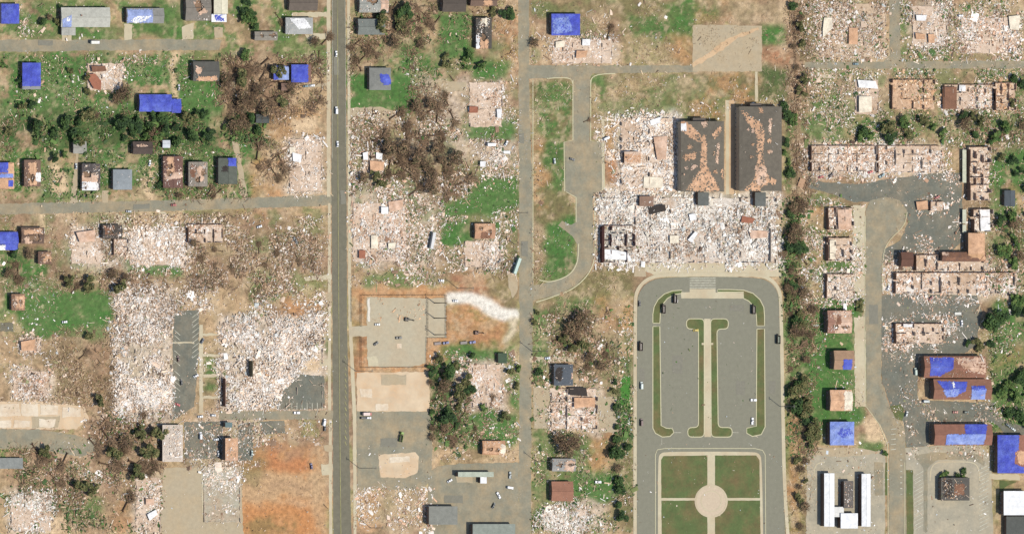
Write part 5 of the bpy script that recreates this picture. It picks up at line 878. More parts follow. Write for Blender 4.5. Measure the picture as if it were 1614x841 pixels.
U('apartment_ruin', 'roofless upper part of the L apartments between the dark end block and brown roof', 'upper part of the L apartments', 1440, 402, 1548, 426, 'pink', 1.2, room=7, wh=(1.5, 4), cat='ruined apartments')
U('apartment_ruin', 'isolated row of five roofless rooms in the middle of the estate court', 'isolated five room ruin', 1408, 510, 1486, 541, 'pink', 1.1, room=6, wh=(2, 4.2), cat='ruined apartments', roofbits=[('white', rc(1424, 510, 1438, 510, 1438, 515, 1424, 515))])
U('duplex_ruin', 'uppermost rubble duplex west of the estate road with dark middle corridor', 'uppermost rubble duplex', 1302, 328, 1343, 362, 'pink', 1.2, room=6, wh=(2, 4.2), cat='ruined duplex', roofbits=[('pinkdeck', rc(1320, 330, 1342, 330, 1342, 362, 1322, 362))])
U('duplex_ruin', 'second rubble duplex west of the estate road with grey stair strip', 'second rubble duplex', 1301, 375, 1341, 411, 'pink', 1.2, room=6, wh=(2, 4.2), cat='ruined duplex', roofbits=[('cream', rc(1308, 378, 1318, 378, 1317, 408, 1308, 408))])
U('duplex_ruin', 'third and whitest rubble duplex west of the estate road', 'whitest rubble duplex', 1300, 432, 1346, 470, 'white', 1.4, room=6, wh=(1, 3.6), cat='ruined duplex')
U('clubhouse_ruin', 'small clubhouse ruin on the oval island in the dark court', 'clubhouse ruin on the island', 1464, 318, 1486, 332, 'pink', .8, room=6, wh=(1.5, 3.2), cat='ruined clubhouse', roofbits=[('decking', rc(1444, 318, 1462, 316, 1463, 330, 1446, 331))])

# ============================================================ DEBRIS FIELDS
F = rubble
def field(label, poly, d, pal, **k): return F('debris_field', label, poly, d, pal, clump=k.pop('clump', 1.0), **k)
field('boards and chips strewn over the top left gardens', rc(0, 5, 520, 62), .10, 'mixed', size=.8)
field('heap of broken boards along the first left street', rc(180, 80, 270, 100), .7, 'mixed')
field('white sheeting torn off the corner house', rc(30, 8, 50, 60), .6, 'white')
field('scattered boards over the second row of left gardens', rc(0, 84, 520, 215), .14, 'mixed', size=.85)
field('dead leaves and bark under the upper wood', rc(340, 90, 515, 180), .5, 'dark', long=.7)
field('boards thrown over the yards under the wood', rc(0, 215, 450, 320), .16, 'mixed', size=.8)
field('brown splintered debris south of the left street', rc(110, 335, 520, 455), .5, 'brown')
field('pale boards south of the left street', rc(260, 340, 520, 500), .35, 'mixed')
field('white fragments beside the main road', rc(440, 340, 516, 455), .4, 'white', size=.8)
field('fragments over the far left gardens', rc(0, 338, 180, 520), .14, 'mixed', size=.8)
field('brown splinters on the field of the lower left', rc(80, 520, 184, 640), .5, 'brown', long=.6)
field('rubble along the left edge', rc(0, 525, 90, 635), .35, 'mixed')
field('rubble between the two flattened apartment blocks', rc(270, 440, 350, 660), .35, 'white', size=.8)
field('white drift above the apartments', rc(180, 440, 345, 500), .6, 'white')
field('rubble at the head of the apartments by the main road', rc(400, 455, 515, 520), .7, 'mixed')
field('rubble round the dark court', rc(285, 640, 420, 735), .55, 'mixed')
field('rubble along the lane to the main road', rc(400, 640, 520, 705), .4, 'mixed')
field('branches and rubble of the lower left thicket', rc(20, 700, 260, 838), .55, 'brown', long=.6)
field('rubble around the fallen trees of the thicket', rc(130, 645, 262, 800), .5, 'mixed')
field('rubble on the old parking strip', rc(0, 630, 150, 680), .18, 'mixed')
field('debris of the top middle gardens', rc(552, 0, 815, 115), .32, 'brown', long=.5)
field('white fragments of the middle gardens', rc(552, 90, 815, 215), .2, 'white', size=.8)
field('splintered trees and boards across the middle block', rc(552, 170, 760, 335), .65, 'brown', long=.6)
field('pink and white fragments across the middle block', rc(552, 190, 816, 300), .45, 'pink')
field('rubble west side of the middle block', rc(550, 270, 700, 430), .75, 'pink')
field('boards and branches right of the silver trailer', rc(660, 330, 816, 430), .35, 'mixed')
field('rubble strip above the fenced yard', rc(552, 395, 700, 450), .6, 'mixed')
field('light litter on the fenced yard pile', rc(618, 478, 664, 504), .9, 'wood', soft=4)
field('chips beside the narrow heap in the fenced yard', rc(586, 468, 602, 506), .5, 'wood', soft=3)
field('rubble under the lower woods', rc(680, 555, 815, 725), .5, 'mixed')
field('rubble at the bottom middle', rc(560, 768, 685, 838), .7, 'pink')
field('light debris east of the second road', rc(838, 0, 1100, 102), .13, 'mixed', size=.8)
field('tan boards near the second road', rc(836, 50, 990, 104), .35, 'mixed')
field('straw and chips above the school', rc(932, 118, 1190, 192), .12, 'mixed', size=.8)
field('white overflow round the school ruins', rc(936, 180, 1075, 425), .7, 'white')
field('white overflow below the charcoal wings', rc(1060, 300, 1238, 422), .9, 'cool', size=1.1)
field('salmon insulation heaps among school rubble', rc(960, 330, 1200, 400), .25, 'pink', size=1.2, z=.9)
field('torn shingles round the north ends of the wings', rc(1060, 155, 1245, 192), .3, 'mixed')
field('grey torn trusses at the core of the school', rc(1005, 322, 1062, 362), .8, 'dark', size=1.0, long=.8)
field('chips on the green median', rc(838, 130, 905, 440), .05, 'litter', size=.7)
field('debris along the median edge', rc(838, 215, 858, 430), .35, 'brown', size=.8)
field('rubble east of the second road', rc(838, 480, 975, 620), .55, 'brown', long=.5)
field('pink boards east of the second road', rc(860, 500, 1000, 620), .3, 'pink')
field('rubble round the lower east houses', rc(840, 600, 1000, 838), .3, 'mixed')
field('white plates at the bottom east of the second road', rc(840, 780, 990, 838), .5, 'white')
field('debris caught along the dark line of the far fence', rc(1240, 0, 1285, 480), .7, 'brown', long=.6, size=.85)
field('rubble of the upper right estate', rc(1262, 0, 1614, 96), .75, 'mixed')
field('rubble along the upper right street', rc(1270, 110, 1614, 232), .55, 'mixed')
field('rubble edging the estate court', rc(1262, 222, 1500, 286), .7, 'pink')
field('rubble west of the estate road', rc(1262, 315, 1364, 480), .6, 'pink')
field('rubble strewn on the dark court', rc(1272, 275, 1520, 410), .10, 'mixed', size=.8)
field('oval ring of debris on the court island', ell(1463, 328, 28, 21), .6, 'mixed')
field('rubble heaped before the L apartments', rc(1395, 372, 1535, 412), .7, 'pink')
field('rubble left of the upright block', rc(1494, 272, 1526, 392), .5, 'pink')
field('rubble round the bottom arm', rc(1390, 405, 1605, 478), .8, 'pink')
field('rubble ring round the isolated ruin', rc(1390, 494, 1510, 552), .8, 'pink')
field('rubble before the brown and blue blocks', rc(1392, 560, 1470, 645), .35, 'mixed')
field('rubble south of the lower block', rc(1450, 632, 1580, 665), .6, 'mixed')
field('chips round the long blue block', rc(1430, 660, 1572, 722), .35, 'mixed')
field('debris along the right edge', rc(1556, 230, 1614, 560), .5, 'mixed')
field('debris on the right edge green', rc(1556, 590, 1614, 660), .25, 'mixed')
field('sparse chips on the duplex lawn', rc(1262, 480, 1366, 720), .10, 'litter', size=.8)
field('chips on the lower fenced lot', rc(1262, 700, 1400, 838), .10, 'litter', size=.7)
field('litter on the big school lot', rc(1040, 470, 1200, 690), .012, 'litter', size=.6)
field('litter on the lower lawns and ring road', rc(1004, 700, 1235, 838), .012, 'litter', size=.7)
field('litter on the striped car park', rc(1430, 705, 1565, 838), .03, 'litter', size=.7)
field('dirt clods on the orange field', rc(380, 690, 515, 838), .06, 'brown', size=.7)
field('litter on the brown asphalt lot', rc(562, 648, 680, 838), .05, 'litter', size=.7)
field('broken tiles on the beige lot', rc(258, 738, 384, 838), .04, 'litter', size=.6)

field('straw and twigs over the upper left district', rc(0, 84, 520, 320), .30, 'straw', size=.55, long=.8)
field('splintered twigs south of the left street', rc(0, 338, 520, 460), .8, 'straw', size=.6, long=.8)
field('splintered twigs over the lower left field', rc(70, 515, 184, 645), 1.2, 'straw', size=.55, long=.8)
field('splintered twigs of the lower left thicket', rc(10, 700, 255, 838), .7, 'straw', size=.6, long=.8)
field('twigs and splinters over the middle block', rc(552, 0, 816, 440), .7, 'straw', size=.6, long=.8)
field('twigs in the lower middle woods', rc(680, 560, 816, 725), .5, 'straw', size=.6, long=.8)
field('dry straw above the school', rc(838, 0, 1250, 190), .35, 'straw', size=.55, long=.8)
field('dry straw along the median', rc(838, 126, 906, 440), .15, 'straw', size=.5, long=.8)
field('twigs east of the second road', rc(838, 425, 1000, 838), .6, 'straw', size=.6, long=.8)
field('twigs along the far fence', rc(1238, 0, 1285, 838), .6, 'straw', size=.6, long=.8)
field('twigs over the upper right estate', rc(1262, 0, 1614, 232), .7, 'straw', size=.6, long=.8)
field('twigs over the right estate', rc(1262, 320, 1364, 640), .35, 'straw', size=.6, long=.8)
field('twigs along the right edge', rc(1540, 230, 1614, 680), .6, 'straw', size=.6, long=.8)
def scrub(label, poly, d, size=1.0, z=.8): F('undergrowth', label, poly, d, 'leaf', size, z, .6, clump=1.0, long=.1)
scrub('dark green undergrowth of the long wood', rc(30, 180, 420, 182, 420, 225, 60, 232), 1.4, 1.2, 1.6)
scrub('bushes behind the row of houses', rc(0, 228, 400, 315), .3)
scrub('shrubs of the upper left gardens', rc(0, 84, 350, 185), .15)
scrub('shrubs of the top middle gardens', rc(555, 20, 740, 130), .35)
scrub('undergrowth of the lower middle woods', rc(678, 570, 740, 710), 1.0, 1.1, 1.3)
scrub('scrub along the far fence', rc(1232, 310, 1262, 500), 1.2, 1.1, 1.3)
scrub('scrub below the far fence', rc(1240, 500, 1280, 720), .6)
scrub('hedge strip beside the ring road', rc(974, 570, 994, 690), 1.0, .9, 1.0)
scrub('scrub behind the upper right street', rc(1330, 180, 1614, 228), .6)
scrub('scrub along the right edge', rc(1560, 235, 1614, 680), .45)

field('orange insulation spill on the right flattened apartment block', rc(404, 580, 430, 576, 424, 604, 400, 612), 1.2, 'wood', size=1.1)
field('tan gap of bare soil boards in the flattened block', rc(390, 536, 402, 534, 400, 552, 388, 552), 1.2, 'wood', size=1.0)
field('grey felt heaps in the left flattened block', rc(246, 565, 262, 563, 266, 600, 250, 604), 1.0, 'dark', size=1.1)
field('white overspill round the left flattened block', rc(172, 452, 282, 470, 280, 670, 176, 670), .5, 'white', size=.8)
field('white overspill round the right flattened block', rc(336, 480, 516, 490, 516, 650, 340, 655), .35, 'white', size=.8)
field('brown splinters along the top of the flattened blocks', rc(180, 425, 520, 462), .9, 'brown', size=.8)

field('thin litter over the main road', rc(522, 0, 548, 838), .03, 'litter', size=.6)
field('thin litter over the second road', rc(816, 0, 838, 838), .06, 'litter', size=.6)
field('dust and chips on the first left street', rc(0, 62, 350, 84), .12, 'straw', size=.6)
field('dust and chips on the left cross street', rc(0, 312, 522, 340), .12, 'straw', size=.6)
field('chips on the estate road', rc(1364, 320, 1430, 838), .08, 'straw', size=.6)
field('chips over the dark court', rc(1390, 462, 1560, 700), .25, 'mixed', size=.7)
field('chips on the upper right street surface', rc(1268, 94, 1614, 110), .15, 'straw', size=.6)
field('grass tufts and leaves on the big lot edges', rc(1030, 470, 1205, 690), .01, 'leaf', size=.6)

def brush(label, poly, d=.8, size=1.0, z=1.0): F('tangled_branches', label, poly, d, 'tangle', size, z, .3, clump=1.0, soft=5)
brush('tangle of felled trees in the lower left thicket', rc(135, 645, 262, 655, 255, 750, 200, 800, 150, 740), 1.1)
brush('tangle of felled trees by the grey left edge building', rc(20, 695, 70, 705, 170, 780, 130, 800, 30, 760), .6)
brush('felled trees across the middle block', rc(575, 195, 680, 205, 745, 260, 730, 310, 600, 285), 1.2)
brush('felled trees in the top middle gardens', rc(575, 20, 690, 0, 695, 80, 600, 95), 1.0)
brush('broken limbs beside the main road, top middle', rc(552, 60, 605, 60, 590, 115, 552, 120), .9)
brush('felled trees west of the main road', rc(340, 90, 500, 95, 515, 170, 430, 190, 345, 165), 1.0)
brush('broken limbs above the levelled floor plan', rc(635, 130, 715, 145, 720, 195, 650, 190), .9)
brush('broken limbs along the far fence', rc(1240, 430, 1285, 430, 1290, 720, 1255, 720), .9)
brush('broken limbs along the upper far fence', rc(1243, 0, 1275, 0, 1275, 330, 1250, 330), .7)
brush('broken limbs round the brown crown', rc(860, 490, 965, 490, 970, 600, 900, 600), .7)
brush('limbs by the arrow shaped clearing', rc(390, 215, 480, 240, 470, 300, 400, 270), .6)
brush('limbs along the top of the flattened blocks', rc(90, 425, 450, 440, 440, 470, 100, 455), .8)
brush('limbs behind the upper right street', rc(1390, 172, 1614, 175, 1614, 230, 1400, 225), .6)
brush('limbs along the right edge', rc(1560, 340, 1614, 340, 1614, 420, 1560, 430), .6)
brush('splinters south of the left street', rc(290, 370, 510, 365, 515, 430, 300, 440), .6)
brush('splinters on the lower left field', rc(80, 520, 184, 520, 184, 640, 120, 640), .5, .7, .3)
brush('limbs in the lower middle woods', rc(680, 570, 760, 600, 760, 700, 690, 700), .6)
brush('limbs at the head of the row of houses', rc(0, 180, 420, 180, 420, 240, 0, 235), .3)
brush('limbs below the row of houses', rc(210, 285, 400, 285, 400, 318, 210, 318), .4)
scrub('weeds between the ruins of the middle block', rc(552, 180, 816, 430), .12)
scrub('weeds at the lower left', rc(0, 690, 255, 838), .35)
scrub('green regrowth within the lower left thicket', rc(170, 650, 255, 650, 250, 720, 180, 720), .5)
scrub('weeds east of the second road', rc(838, 480, 1000, 838), .22)
scrub('weeds in the upper right estate', rc(1262, 0, 1614, 230), .18)
scrub('weeds round the duplex ruins', rc(1262, 310, 1364, 480), .15)
for y0_, y1_ in ((236, 288), (330, 352), (354, 366)):
    tt = thing('walkway', 'pale raised walkway strip against the west side of the upright ruins, %s' % ({236: 'longest and northernmost', 330: 'middle and short', 354: 'southernmost'}[y0_]), 'walkway', (wx(1521), wy((y0_ + y1_) / 2), 0))
    MB().box(wx(1517, 3), wy(y1_), 2.9, wx(1523, 3), wy(y0_), 3.1).build('deck', flat((206, 206, 180), name='deck'), tt)
    for q in range(int(y0_) + 2, int(y1_), 9): MB().box(wx(1518, 3), wy(q) - .1, 0, wx(1518, 3) + .2, wy(q) + .1, 2.9).build('post', flat((190, 180, 160), name='post'), tt)

field('pinkish rubble among the felled trees at lower left', rc(60, 690, 200, 800), .4, 'pink', size=.8)
field('white pieces across the middle block', rc(552, 175, 816, 430), .45, 'white', size=.9, clump=1.3)
field('white pieces through the upper right estate', rc(1262, 0, 1614, 230), .3, 'white', size=.8, clump=1.3)
field('white pieces west of the estate road', rc(1262, 315, 1364, 480), .35, 'white', size=.8)
field('white pieces south of the left street', rc(100, 340, 520, 450), .25, 'white', size=.8, clump=1.3)
field('litter on the lawns and plaza', rc(1040, 700, 1204, 838), .03, 'litter', size=.6)
# ============================================================ VEHICLES
V = vehicle
WHT, SIL, BLK, RED, TEAL = (250, 250, 250), (190, 196, 200), (44, 44, 46), (176, 52, 46), (90, 130, 140)
vs = [
 ('box', 'white cargo truck with dark ends parked along the upper left street', 148, 67, 0, WHT, (226, 226, 214)),
 ('car', 'white car on the main road, northernmost of three', 529, 85, 90, WHT), ('van', 'white van in the left lane of the main road by the brown clearing', 529, 174, 90, WHT), ('car', 'white car on the main road near the flattened white house', 531, 227, 90, WHT),
 ('car', 'dark teal car on the drive below the tarped pair of houses', 481, 136, 5, TEAL), ('car', 'white car on the drive nearest the main road below the tarped pair', 491, 135, 5, WHT),
 ('car', 'silver car behind the stepped bright blue house', 281, 138, 90, SIL), ('car', 'red car on the left cross street', 273, 323, 0, RED), ('car', 'silver car in the lower lane of the left cross street', 202, 333, -3, SIL),
 ('car', 'white car tilted across brown ground south of the left street', 408, 357, 15, WHT), ('pickup', 'dark grey pickup among splinters near the main road', 465, 379, -55, (96, 108, 112)),
 ('car', 'white car standing alone on the far left lawn', 101, 507, 5, WHT), ('car', 'white car crushed in the yard beside the narrow driveway under the wood', 235, 257, 80, WHT), ('car', 'silver car on the drive left of the shattered house', 119, 262, 90, SIL),
 ('car', 'dark red framed car in the strip between the apartments', 280, 565, 100, (90, 40, 34)), ('car', 'black car in the strip below the dark red one', 285, 602, 95, BLK), ('car', 'dark blue car at the kerb by the strip gardens, nose up right', 318, 537, 55, (60, 70, 90)), ('car', 'white car at the lower left of the strip gardens', 308, 592, 20, WHT),
 ('car', 'bright red car at the foot of the apartment strip', 279, 637, -20, (200, 60, 56)), ('car', 'white car left on the lane to the main road', 315, 656, 5, WHT), ('suv', 'silver car beside the white one on the lane', 335, 654, 0, (210, 214, 216)),
 ('van', 'white van parked upright in the dark court', 315, 686, 90, WHT), ('car', 'white car parked crosswise next to the tall pinkish block', 340, 692, 5, (230, 236, 240)), ('car', 'silver car at the lower corner of the dark court', 343, 714, 90, SIL), ('car', 'pale teal car right of the tall pinkish block', 396, 714, 80, (170, 190, 184)),
 ('pickup', 'white pickup on the lane near the striped dark lot', 467, 650, 0, WHT), ('van', 'white van by the main road pavement', 510, 665, 75, WHT), ('car', 'black car just below the white van by the main road', 511, 674, 90, BLK),
 ('car', 'dark violet car on the orange field', 490, 734, 100, (90, 84, 130)), ('car', 'white car at the left of the fenced yard entrance', 594, 511, 0, (246, 246, 240)), ('car', 'white car on the head of the gravel track', 717, 474, 0, WHT),
 ('car', 'white car just above the fenced yard', 695, 442, 0, WHT), ('car', 'dark car parked on concrete in the fenced yard', 592, 541, 30, (92, 90, 84)), ('pickup', 'dark pickup in the middle of the fenced yard', 628, 532, 5, (100, 98, 90)),
 ('suv', 'black car left in the pair on brown asphalt by the main road', 571, 658, 0, BLK), ('suv', 'white car right in the pair on brown asphalt by the main road', 580, 658, 0, WHT), ('box', 'small red and white truck behind the pair on brown asphalt', 577, 652, 0, (180, 70, 60), (226, 200, 190)),
 ('pickup', 'blue pickup, left of two rigs on the orange dirt', 702, 540, 8, (92, 100, 150)), ('pickup', 'blue pickup, right of two rigs on the orange dirt', 744, 539, 8, (104, 112, 170)),
 ('trailer', 'dark flatbed behind the left blue rig', 689, 541, 5, (110, 90, 84)), ('trailer', 'dark flatbed behind the right blue rig', 730, 540, 5, (100, 86, 80)),
 ('semi', 'long silver trailer thrown askew in rubble of the middle block', 679, 379, 78, (206, 206, 204)), ('semi', 'green and white trailer beside the second road, tilted', 812, 419, 68, (176, 204, 190)), ('van', 'dark blue van just above the green and white trailer foot', 810, 425, 66, (84, 98, 110)),
 ('box', 'white truck, left of the parked group in the middle block', 773, 228, 0, WHT, WHT), ('trailer', 'white flat trailer near the second road', 798, 240, 0, (236, 244, 242)), ('car', 'white car tilted beside the flat trailer', 797, 226, 55, WHT), ('car', 'dark car by the scatter below the middle wreck', 786, 411, 40, (90, 92, 90)),
 ('suv', 'silver grey car parked on the green median', 873, 254, 92, (200, 208, 206)), ('car', 'dark grey car slanted in the school bay', 901, 251, -18, (72, 76, 78)), ('van', 'white van at the corner of the thin school path', 955, 218, 20, WHT),
 ('car', 'black and white car on the ring road bend', 1007, 478, 90, BLK), ('dump', 'dark brown dump trailer on the left arm of the ring road', 1008, 546, 90, (74, 56, 48), (110, 96, 84)), ('van', 'white van with green stripe on the left arm of the ring road', 1010, 607, 90, (214, 226, 218)), ('van', 'dark red van lowest on the left arm of the ring road', 1010, 665, 90, (92, 58, 52)),
 ('dump', 'dark dump trailer at the upper left of the lot, right one of the pair', 1062, 471, 90, (70, 54, 48), (92, 80, 72)), ('dump', 'dark dump trailer at the upper left of the lot, left one of the pair', 1044, 487, 90, (72, 56, 50), (90, 76, 66)),
 ('dump', 'dark dump trailer at the upper right corner of the lot', 1186, 488, 90, (66, 50, 44), (88, 74, 64)), ('dump', 'dark dump trailer with green load on the right arm of the ring road', 1225, 535, 90, (66, 50, 44), (70, 92, 60)),
 ('car', 'yellow car under the left bulb of the planted median', 1096, 520, 0, (226, 196, 60)), ('pickup', 'white pickup parked at the lower right corner of the lot', 1185, 663, 88, WHT), ('pickup', 'white and black pickup crosswise in the lower right of the lot', 1187, 630, 0, WHT),
 ('car', 'teal car on the upper right street', 1348, 101, 0, TEAL), ('suv', 'white car on rubble at the top right lots', 1513, 25, 0, WHT), ('car', 'white car by the end of the upper right street', 1591, 78, 80, WHT),
 ('car', 'red car among rubble at the left of the estate court', 1293, 279, 15, (190, 60, 50)), ('suv', 'dark maroon car right of the red one in the estate court', 1309, 276, 40, (70, 46, 50)), ('car', 'coral red car below the roofless row', 1371, 271, 15, (214, 84, 74)), ('pickup', 'teal and white wrecked pickup right of the coral red car', 1389, 277, 30, (130, 160, 164)), ('car', 'pale wrecked car further right below the roofless row', 1449, 277, 80, (210, 216, 214)),
 ('car', 'red car on the edge of the court island', 1476, 311, 20, (190, 84, 76)), ('car', 'maroon car in rubble between the arm and the isolated ruin', 1466, 470, 30, (150, 56, 50)), ('car', 'white car at the left foot of the bottom arm', 1399, 454, 60, WHT), ('car', 'white car alone on dark asphalt by the round tree', 1515, 509, 90, WHT), ('trailer', 'pale trailer on asphalt above the white car by the round tree', 1509, 494, 0, (206, 206, 196)),
 ('van', 'white and green van west of the paired brown and blue blocks', 1442, 585, 92, (196, 214, 200)), ('van', 'silver van at the south west corner of the lower block', 1459, 632, 0, (196, 204, 202)), ('car', 'faded red car on the forecourt of the long blue block', 1505, 649, 0, (204, 130, 110)), ('suv', 'dark green car right of the faded red one on the forecourt', 1522, 649, 0, (70, 92, 84)), ('car', 'dark teal car near the right edge on the curving lane', 1588, 670, -30, (70, 96, 100)), ('car', 'white car on the lane by the right edge', 1596, 676, -30, (216, 226, 226)), ('suv', 'pale silver car at the green island of the estate road', 1428, 652, 70, (206, 210, 206)),
 ('pickup', 'white pickup on grass in the lower east gardens', 942, 759, 0, WHT), ('car', 'white car on the drive east of the second road', 862, 564, 5, (220, 230, 240)),
 ('van', 'white van at the right of the lower forecourt', 803, 768, -8, WHT), ('pickup', 'white pickup slanted below the canopy', 785, 780, -60, WHT), ('car', 'black and white car lowest on the forecourt', 777, 796, 60, (60, 70, 70)), ('car', 'white car at the left end of the canopy', 708, 757, 25, WHT), ('pickup', 'grey pickup at the upper right of the forecourt', 803, 748, 90, (160, 170, 170)),
]
for v in vs: V(*v[:6], **({'col2': v[6]} if len(v) > 6 else {}))
# machines
def excavator(px, py, ang, label, col=(150, 96, 60)):
    t = thing('excavator', label, 'excavator', (wx(px), wy(py), .1), None, R(ang)); m = flat(col, .5, name='machine_paint')
    for s in (-1, 1): MB().box(-1.9, s * 1.2 - .3, 0, 1.9, s * 1.2 + .3, .9, .2, 0).build('track', M_tyre, t, local=True)
    MB().box(-1.8, -1.3, .95, 1.2, 1.3, 1.9, .1, .1).build('body', m, t, local=True)
    c = MB().box(.1, .2, 1.9, 1.4, 1.2, 3.0, .12, .12).build('cab', m, t, local=True)
    MB().box(.3, .15, 2.1, 1.45, 1.25, 2.8).build('window', M_glass, t, local=True)
    a = MB().tube((1.2, -.2, 1.6), (4.2, -.2, 4.0), .3, .25); a.build('boom', m, t, local=True)
    MB().tube((4.2, -.2, 4.0), (6.4, -.2, 1.6), .22, .18).build('stick', m, t, local=True)
    MB().box(6.0, -.7, .6, 6.9, .3, 1.6, .2, .1).build('bucket', M_darkmetal, t, local=True)
excavator(750, 524, 0, 'brown excavator with outstretched arm on the orange dirt', (110, 80, 66))
excavator(640, 503, -5, 'dark loader beside the wood pile in the fenced yard', (90, 84, 74))
def grapple():
    t = thing('grapple_truck', 'green truck with folded crane arm on the brown asphalt lot', 'crane truck', (wx(631), wy(688), .15), None, R(80)); m = flat((150, 178, 90), .5, name='machine_paint')
    MB().box(-4, -1.2, .9, 1.6, 1.2, 1.2).build('bed', M_darkmetal, t, local=True); MB().box(1.9, -1.2, .6, 4.1, 1.2, 2.7, .3, .1).build('cab', m, t, local=True)
    for s in (-1, 1): MB().box(-4, s * 1.15 - .06, 1.2, 1.5, s * 1.15 + .06, 2.2).build('side_board', m, t, local=True)
    MB().tube((1.3, 0, 1.2), (1.0, 0, 4.2), .25, .2).build('mast', m, t, local=True); MB().tube((1.0, 0, 4.2), (-2.6, .6, 5.2), .2, .16).build('boom', m, t, local=True)
    MB().tube((-2.6, .6, 5.2), (-3.6, .8, 3.0), .14, .12).build('stick', m, t, local=True)
    for k in range(4): MB().tube((-3.6, .8, 3.0), (-3.6 + .7 * math.cos(k * 1.57), .8 + .7 * math.sin(k * 1.57), 2.1), .1, .05, 4).build('claw', M_darkmetal, t, local=True)
    wheels(t, (-3, -1.8, 3), 2.4, .5)
grapple()

# ============================================================ POLES AND FENCES
pole(560, 584, 28, 'tall pole east of the main road at the corner of the fenced yard')
pole(566, 737, 28, 'tall pole east of the main road beside the brown asphalt lot')
pole(721, 454, 26, 'tall pole behind the head of the white gravel track')
pole(838, 553, 26, 'tall pole east of the second road near the drive with the white car')
pole(844, 726, 26, 'tall pole east of the second road by the small grey house')
pole(584, 831, 20, 'pole at the bottom edge east of the main road')
pole(1229, 640, 24, 'tall pole beside the right arm of the ring road')
pole(817, 335, 16, 'pole beside the second road opposite the median')
pole(811, 385, 14, 'short pole west of the second road above the green and white trailer')
for i, (x, y) in enumerate([(684, 477), (684, 501), (684, 527)]):
    pole(x, y, 19, ['topmost', 'middle', 'lowest'][i] + ' of three tall floodlight masts on the right side of the fenced yard', 'floodlight_mast', 'floodlight mast', 3, 90, True, 'floodlight masts of the fenced yard', .42)
fence('wire_fence', 'brown wire fence round the left part of the fenced yard', [(568, 514), (568, 465), (702, 465), (702, 532), (672, 532), (671, 578), (568, 579), (568, 531)], 2.4)
fence('wire_fence', 'low wire fence between the main road pavement and the orange strip', [(553, 506), (553, 453)], 2.0)
fence('wire_fence', 'inner wire fence joining the three floodlight masts', [(673, 470), (673, 528)], 2.2)
fence('wire_fence', 'long straight debris filled fence west of the upper right estate', [(1251, 0), (1254, 210), (1259, 420)], 2.2, gap=6, mat=flat((92, 66, 50), name='rusty'))
fence('wire_fence', 'dark fence between the east gardens and the school ring road', [(973, 498), (974, 640), (977, 690)], 2.4, gap=6, mat=flat((60, 52, 44), name='rusty'))
pipe = thing('wall', 'long low dark red wall on the west side of the school rooms', 'wall', (wx(945), wy(385), 0)); MB().box(wx(945), wy(414), 0, wx(946), wy(357), 5.0).build('masonry', flat((104, 62, 54), name='masonry'), pipe)
w2 = thing('wall', 'thin pale standing wall at the right end of the school rubble', 'wall', (wx(1213), wy(380), 0)); MB().box(wx(1212), wy(412), 0, wx(1213), wy(360), 3.2).build('masonry', flat((214, 196, 176), name='masonry'), w2)
w3 = thing('wall', 'dark upright wall left in the right flattened apartment block', 'wall', (wx(392), wy(580), 0)); MB().box(wx(392), wy(593), 0, wx(393), wy(568), 6.0).build('masonry', flat((120, 110, 84), name='masonry'), w3)
w4 = thing('wall', 'long dark wall at the left side of the right flattened apartment block', 'wall', (wx(350), wy(616), 0)); MB().box(wx(350), wy(640), 0, wx(351), wy(596), 5.0).build('masonry', flat((130, 96, 80), name='masonry'), w4)

# ============================================================ TREES
def leaf_mesh(key, blobs, n, cols, size=.7, mat=None):
    P = []; 
    for (cx, cy, cz, r, rz) in blobs:
        k = int(n * r * r / sum(b[3] ** 2 for b in blobs)); d = rng.normal(0, 1, (k, 3)); d /= np.linalg.norm(d, axis=1)[:, None]
        rad = rng.uniform(.35, 1.0, k) ** .45; q = d * rad[:, None] * np.array([r, r, rz]); q += np.array([cx, cy, cz]); P.append(q)
    P = np.concatenate(P); k = len(P); s = size * rng.uniform(.6, 1.3, k)
    Rm = rot_rand(k, .55); base = np.array([(-.5, 0, 0), (0, -.5, .06), (.5, 0, 0), (0, .5, -.1)]); v = base[None] * s[:, None, None] * np.array([1.3, .9, 1])
    v = np.einsum('nij,nkj->nki', Rm, v) + P[:, None, :]
    me = bpy.data.meshes.new(key); me.vertices.add(k * 4); me.vertices.foreach_set('co', v.astype(np.float32).ravel())
    me.loops.add(k * 4); me.loops.foreach_set('vertex_index', np.arange(k * 4, dtype=np.int32)); me.polygons.add(k); me.polygons.foreach_set('loop_start', (np.arange(k) * 4).astype(np.int32)); me.update(calc_edges=True)
    a = me.attributes.new('tint', 'FLOAT_COLOR', 'POINT'); cc = np.array([C(c) for c in cols]); clump = vnoise((64, 64), 12, hash(key) % 1000 if False else len(key) * 7 + k, 3)
    ii = np.clip(((P[:, 0] + 6) / 12 * 63).astype(int), 0, 63); jj = np.clip(((P[:, 1] + 6) / 12 * 63).astype(int), 0, 63)
    idx = np.clip(((clump[ii, jj] - .25) * 2 * len(cc) + rng.normal(0, .5, k)).astype(int), 0, len(cc) - 1)
    c = np.repeat(np.concatenate([cc[idx] * rng.uniform(.8, 1.2, (k, 1)), np.ones((k, 1))], -1), 4, 0); a.data.foreach_set('color', c.astype(np.float32).ravel()); me.materials.append(M_debris); return me
def limb(mb, p, d, L, r, depth, spread=.7):
    q = p + d * L; mb.tube(p, q, r, r * .62, 5 if depth > 1 else 3)
    if depth <= 0: return
    for _ in range(3 if depth > 1 else 3):
        nd = (d + Vector((rnd.uniform(-1, 1), rnd.uniform(-1, 1), rnd.uniform(-.6, .8))) * spread).normalized()
        limb(mb, p + d * L * rnd.uniform(.45, 1), nd, L * rnd.uniform(.5, .75), r * .5, depth - 1, spread)
def proto(parts):                                   # meshes shared by all trees of one variant
    return parts
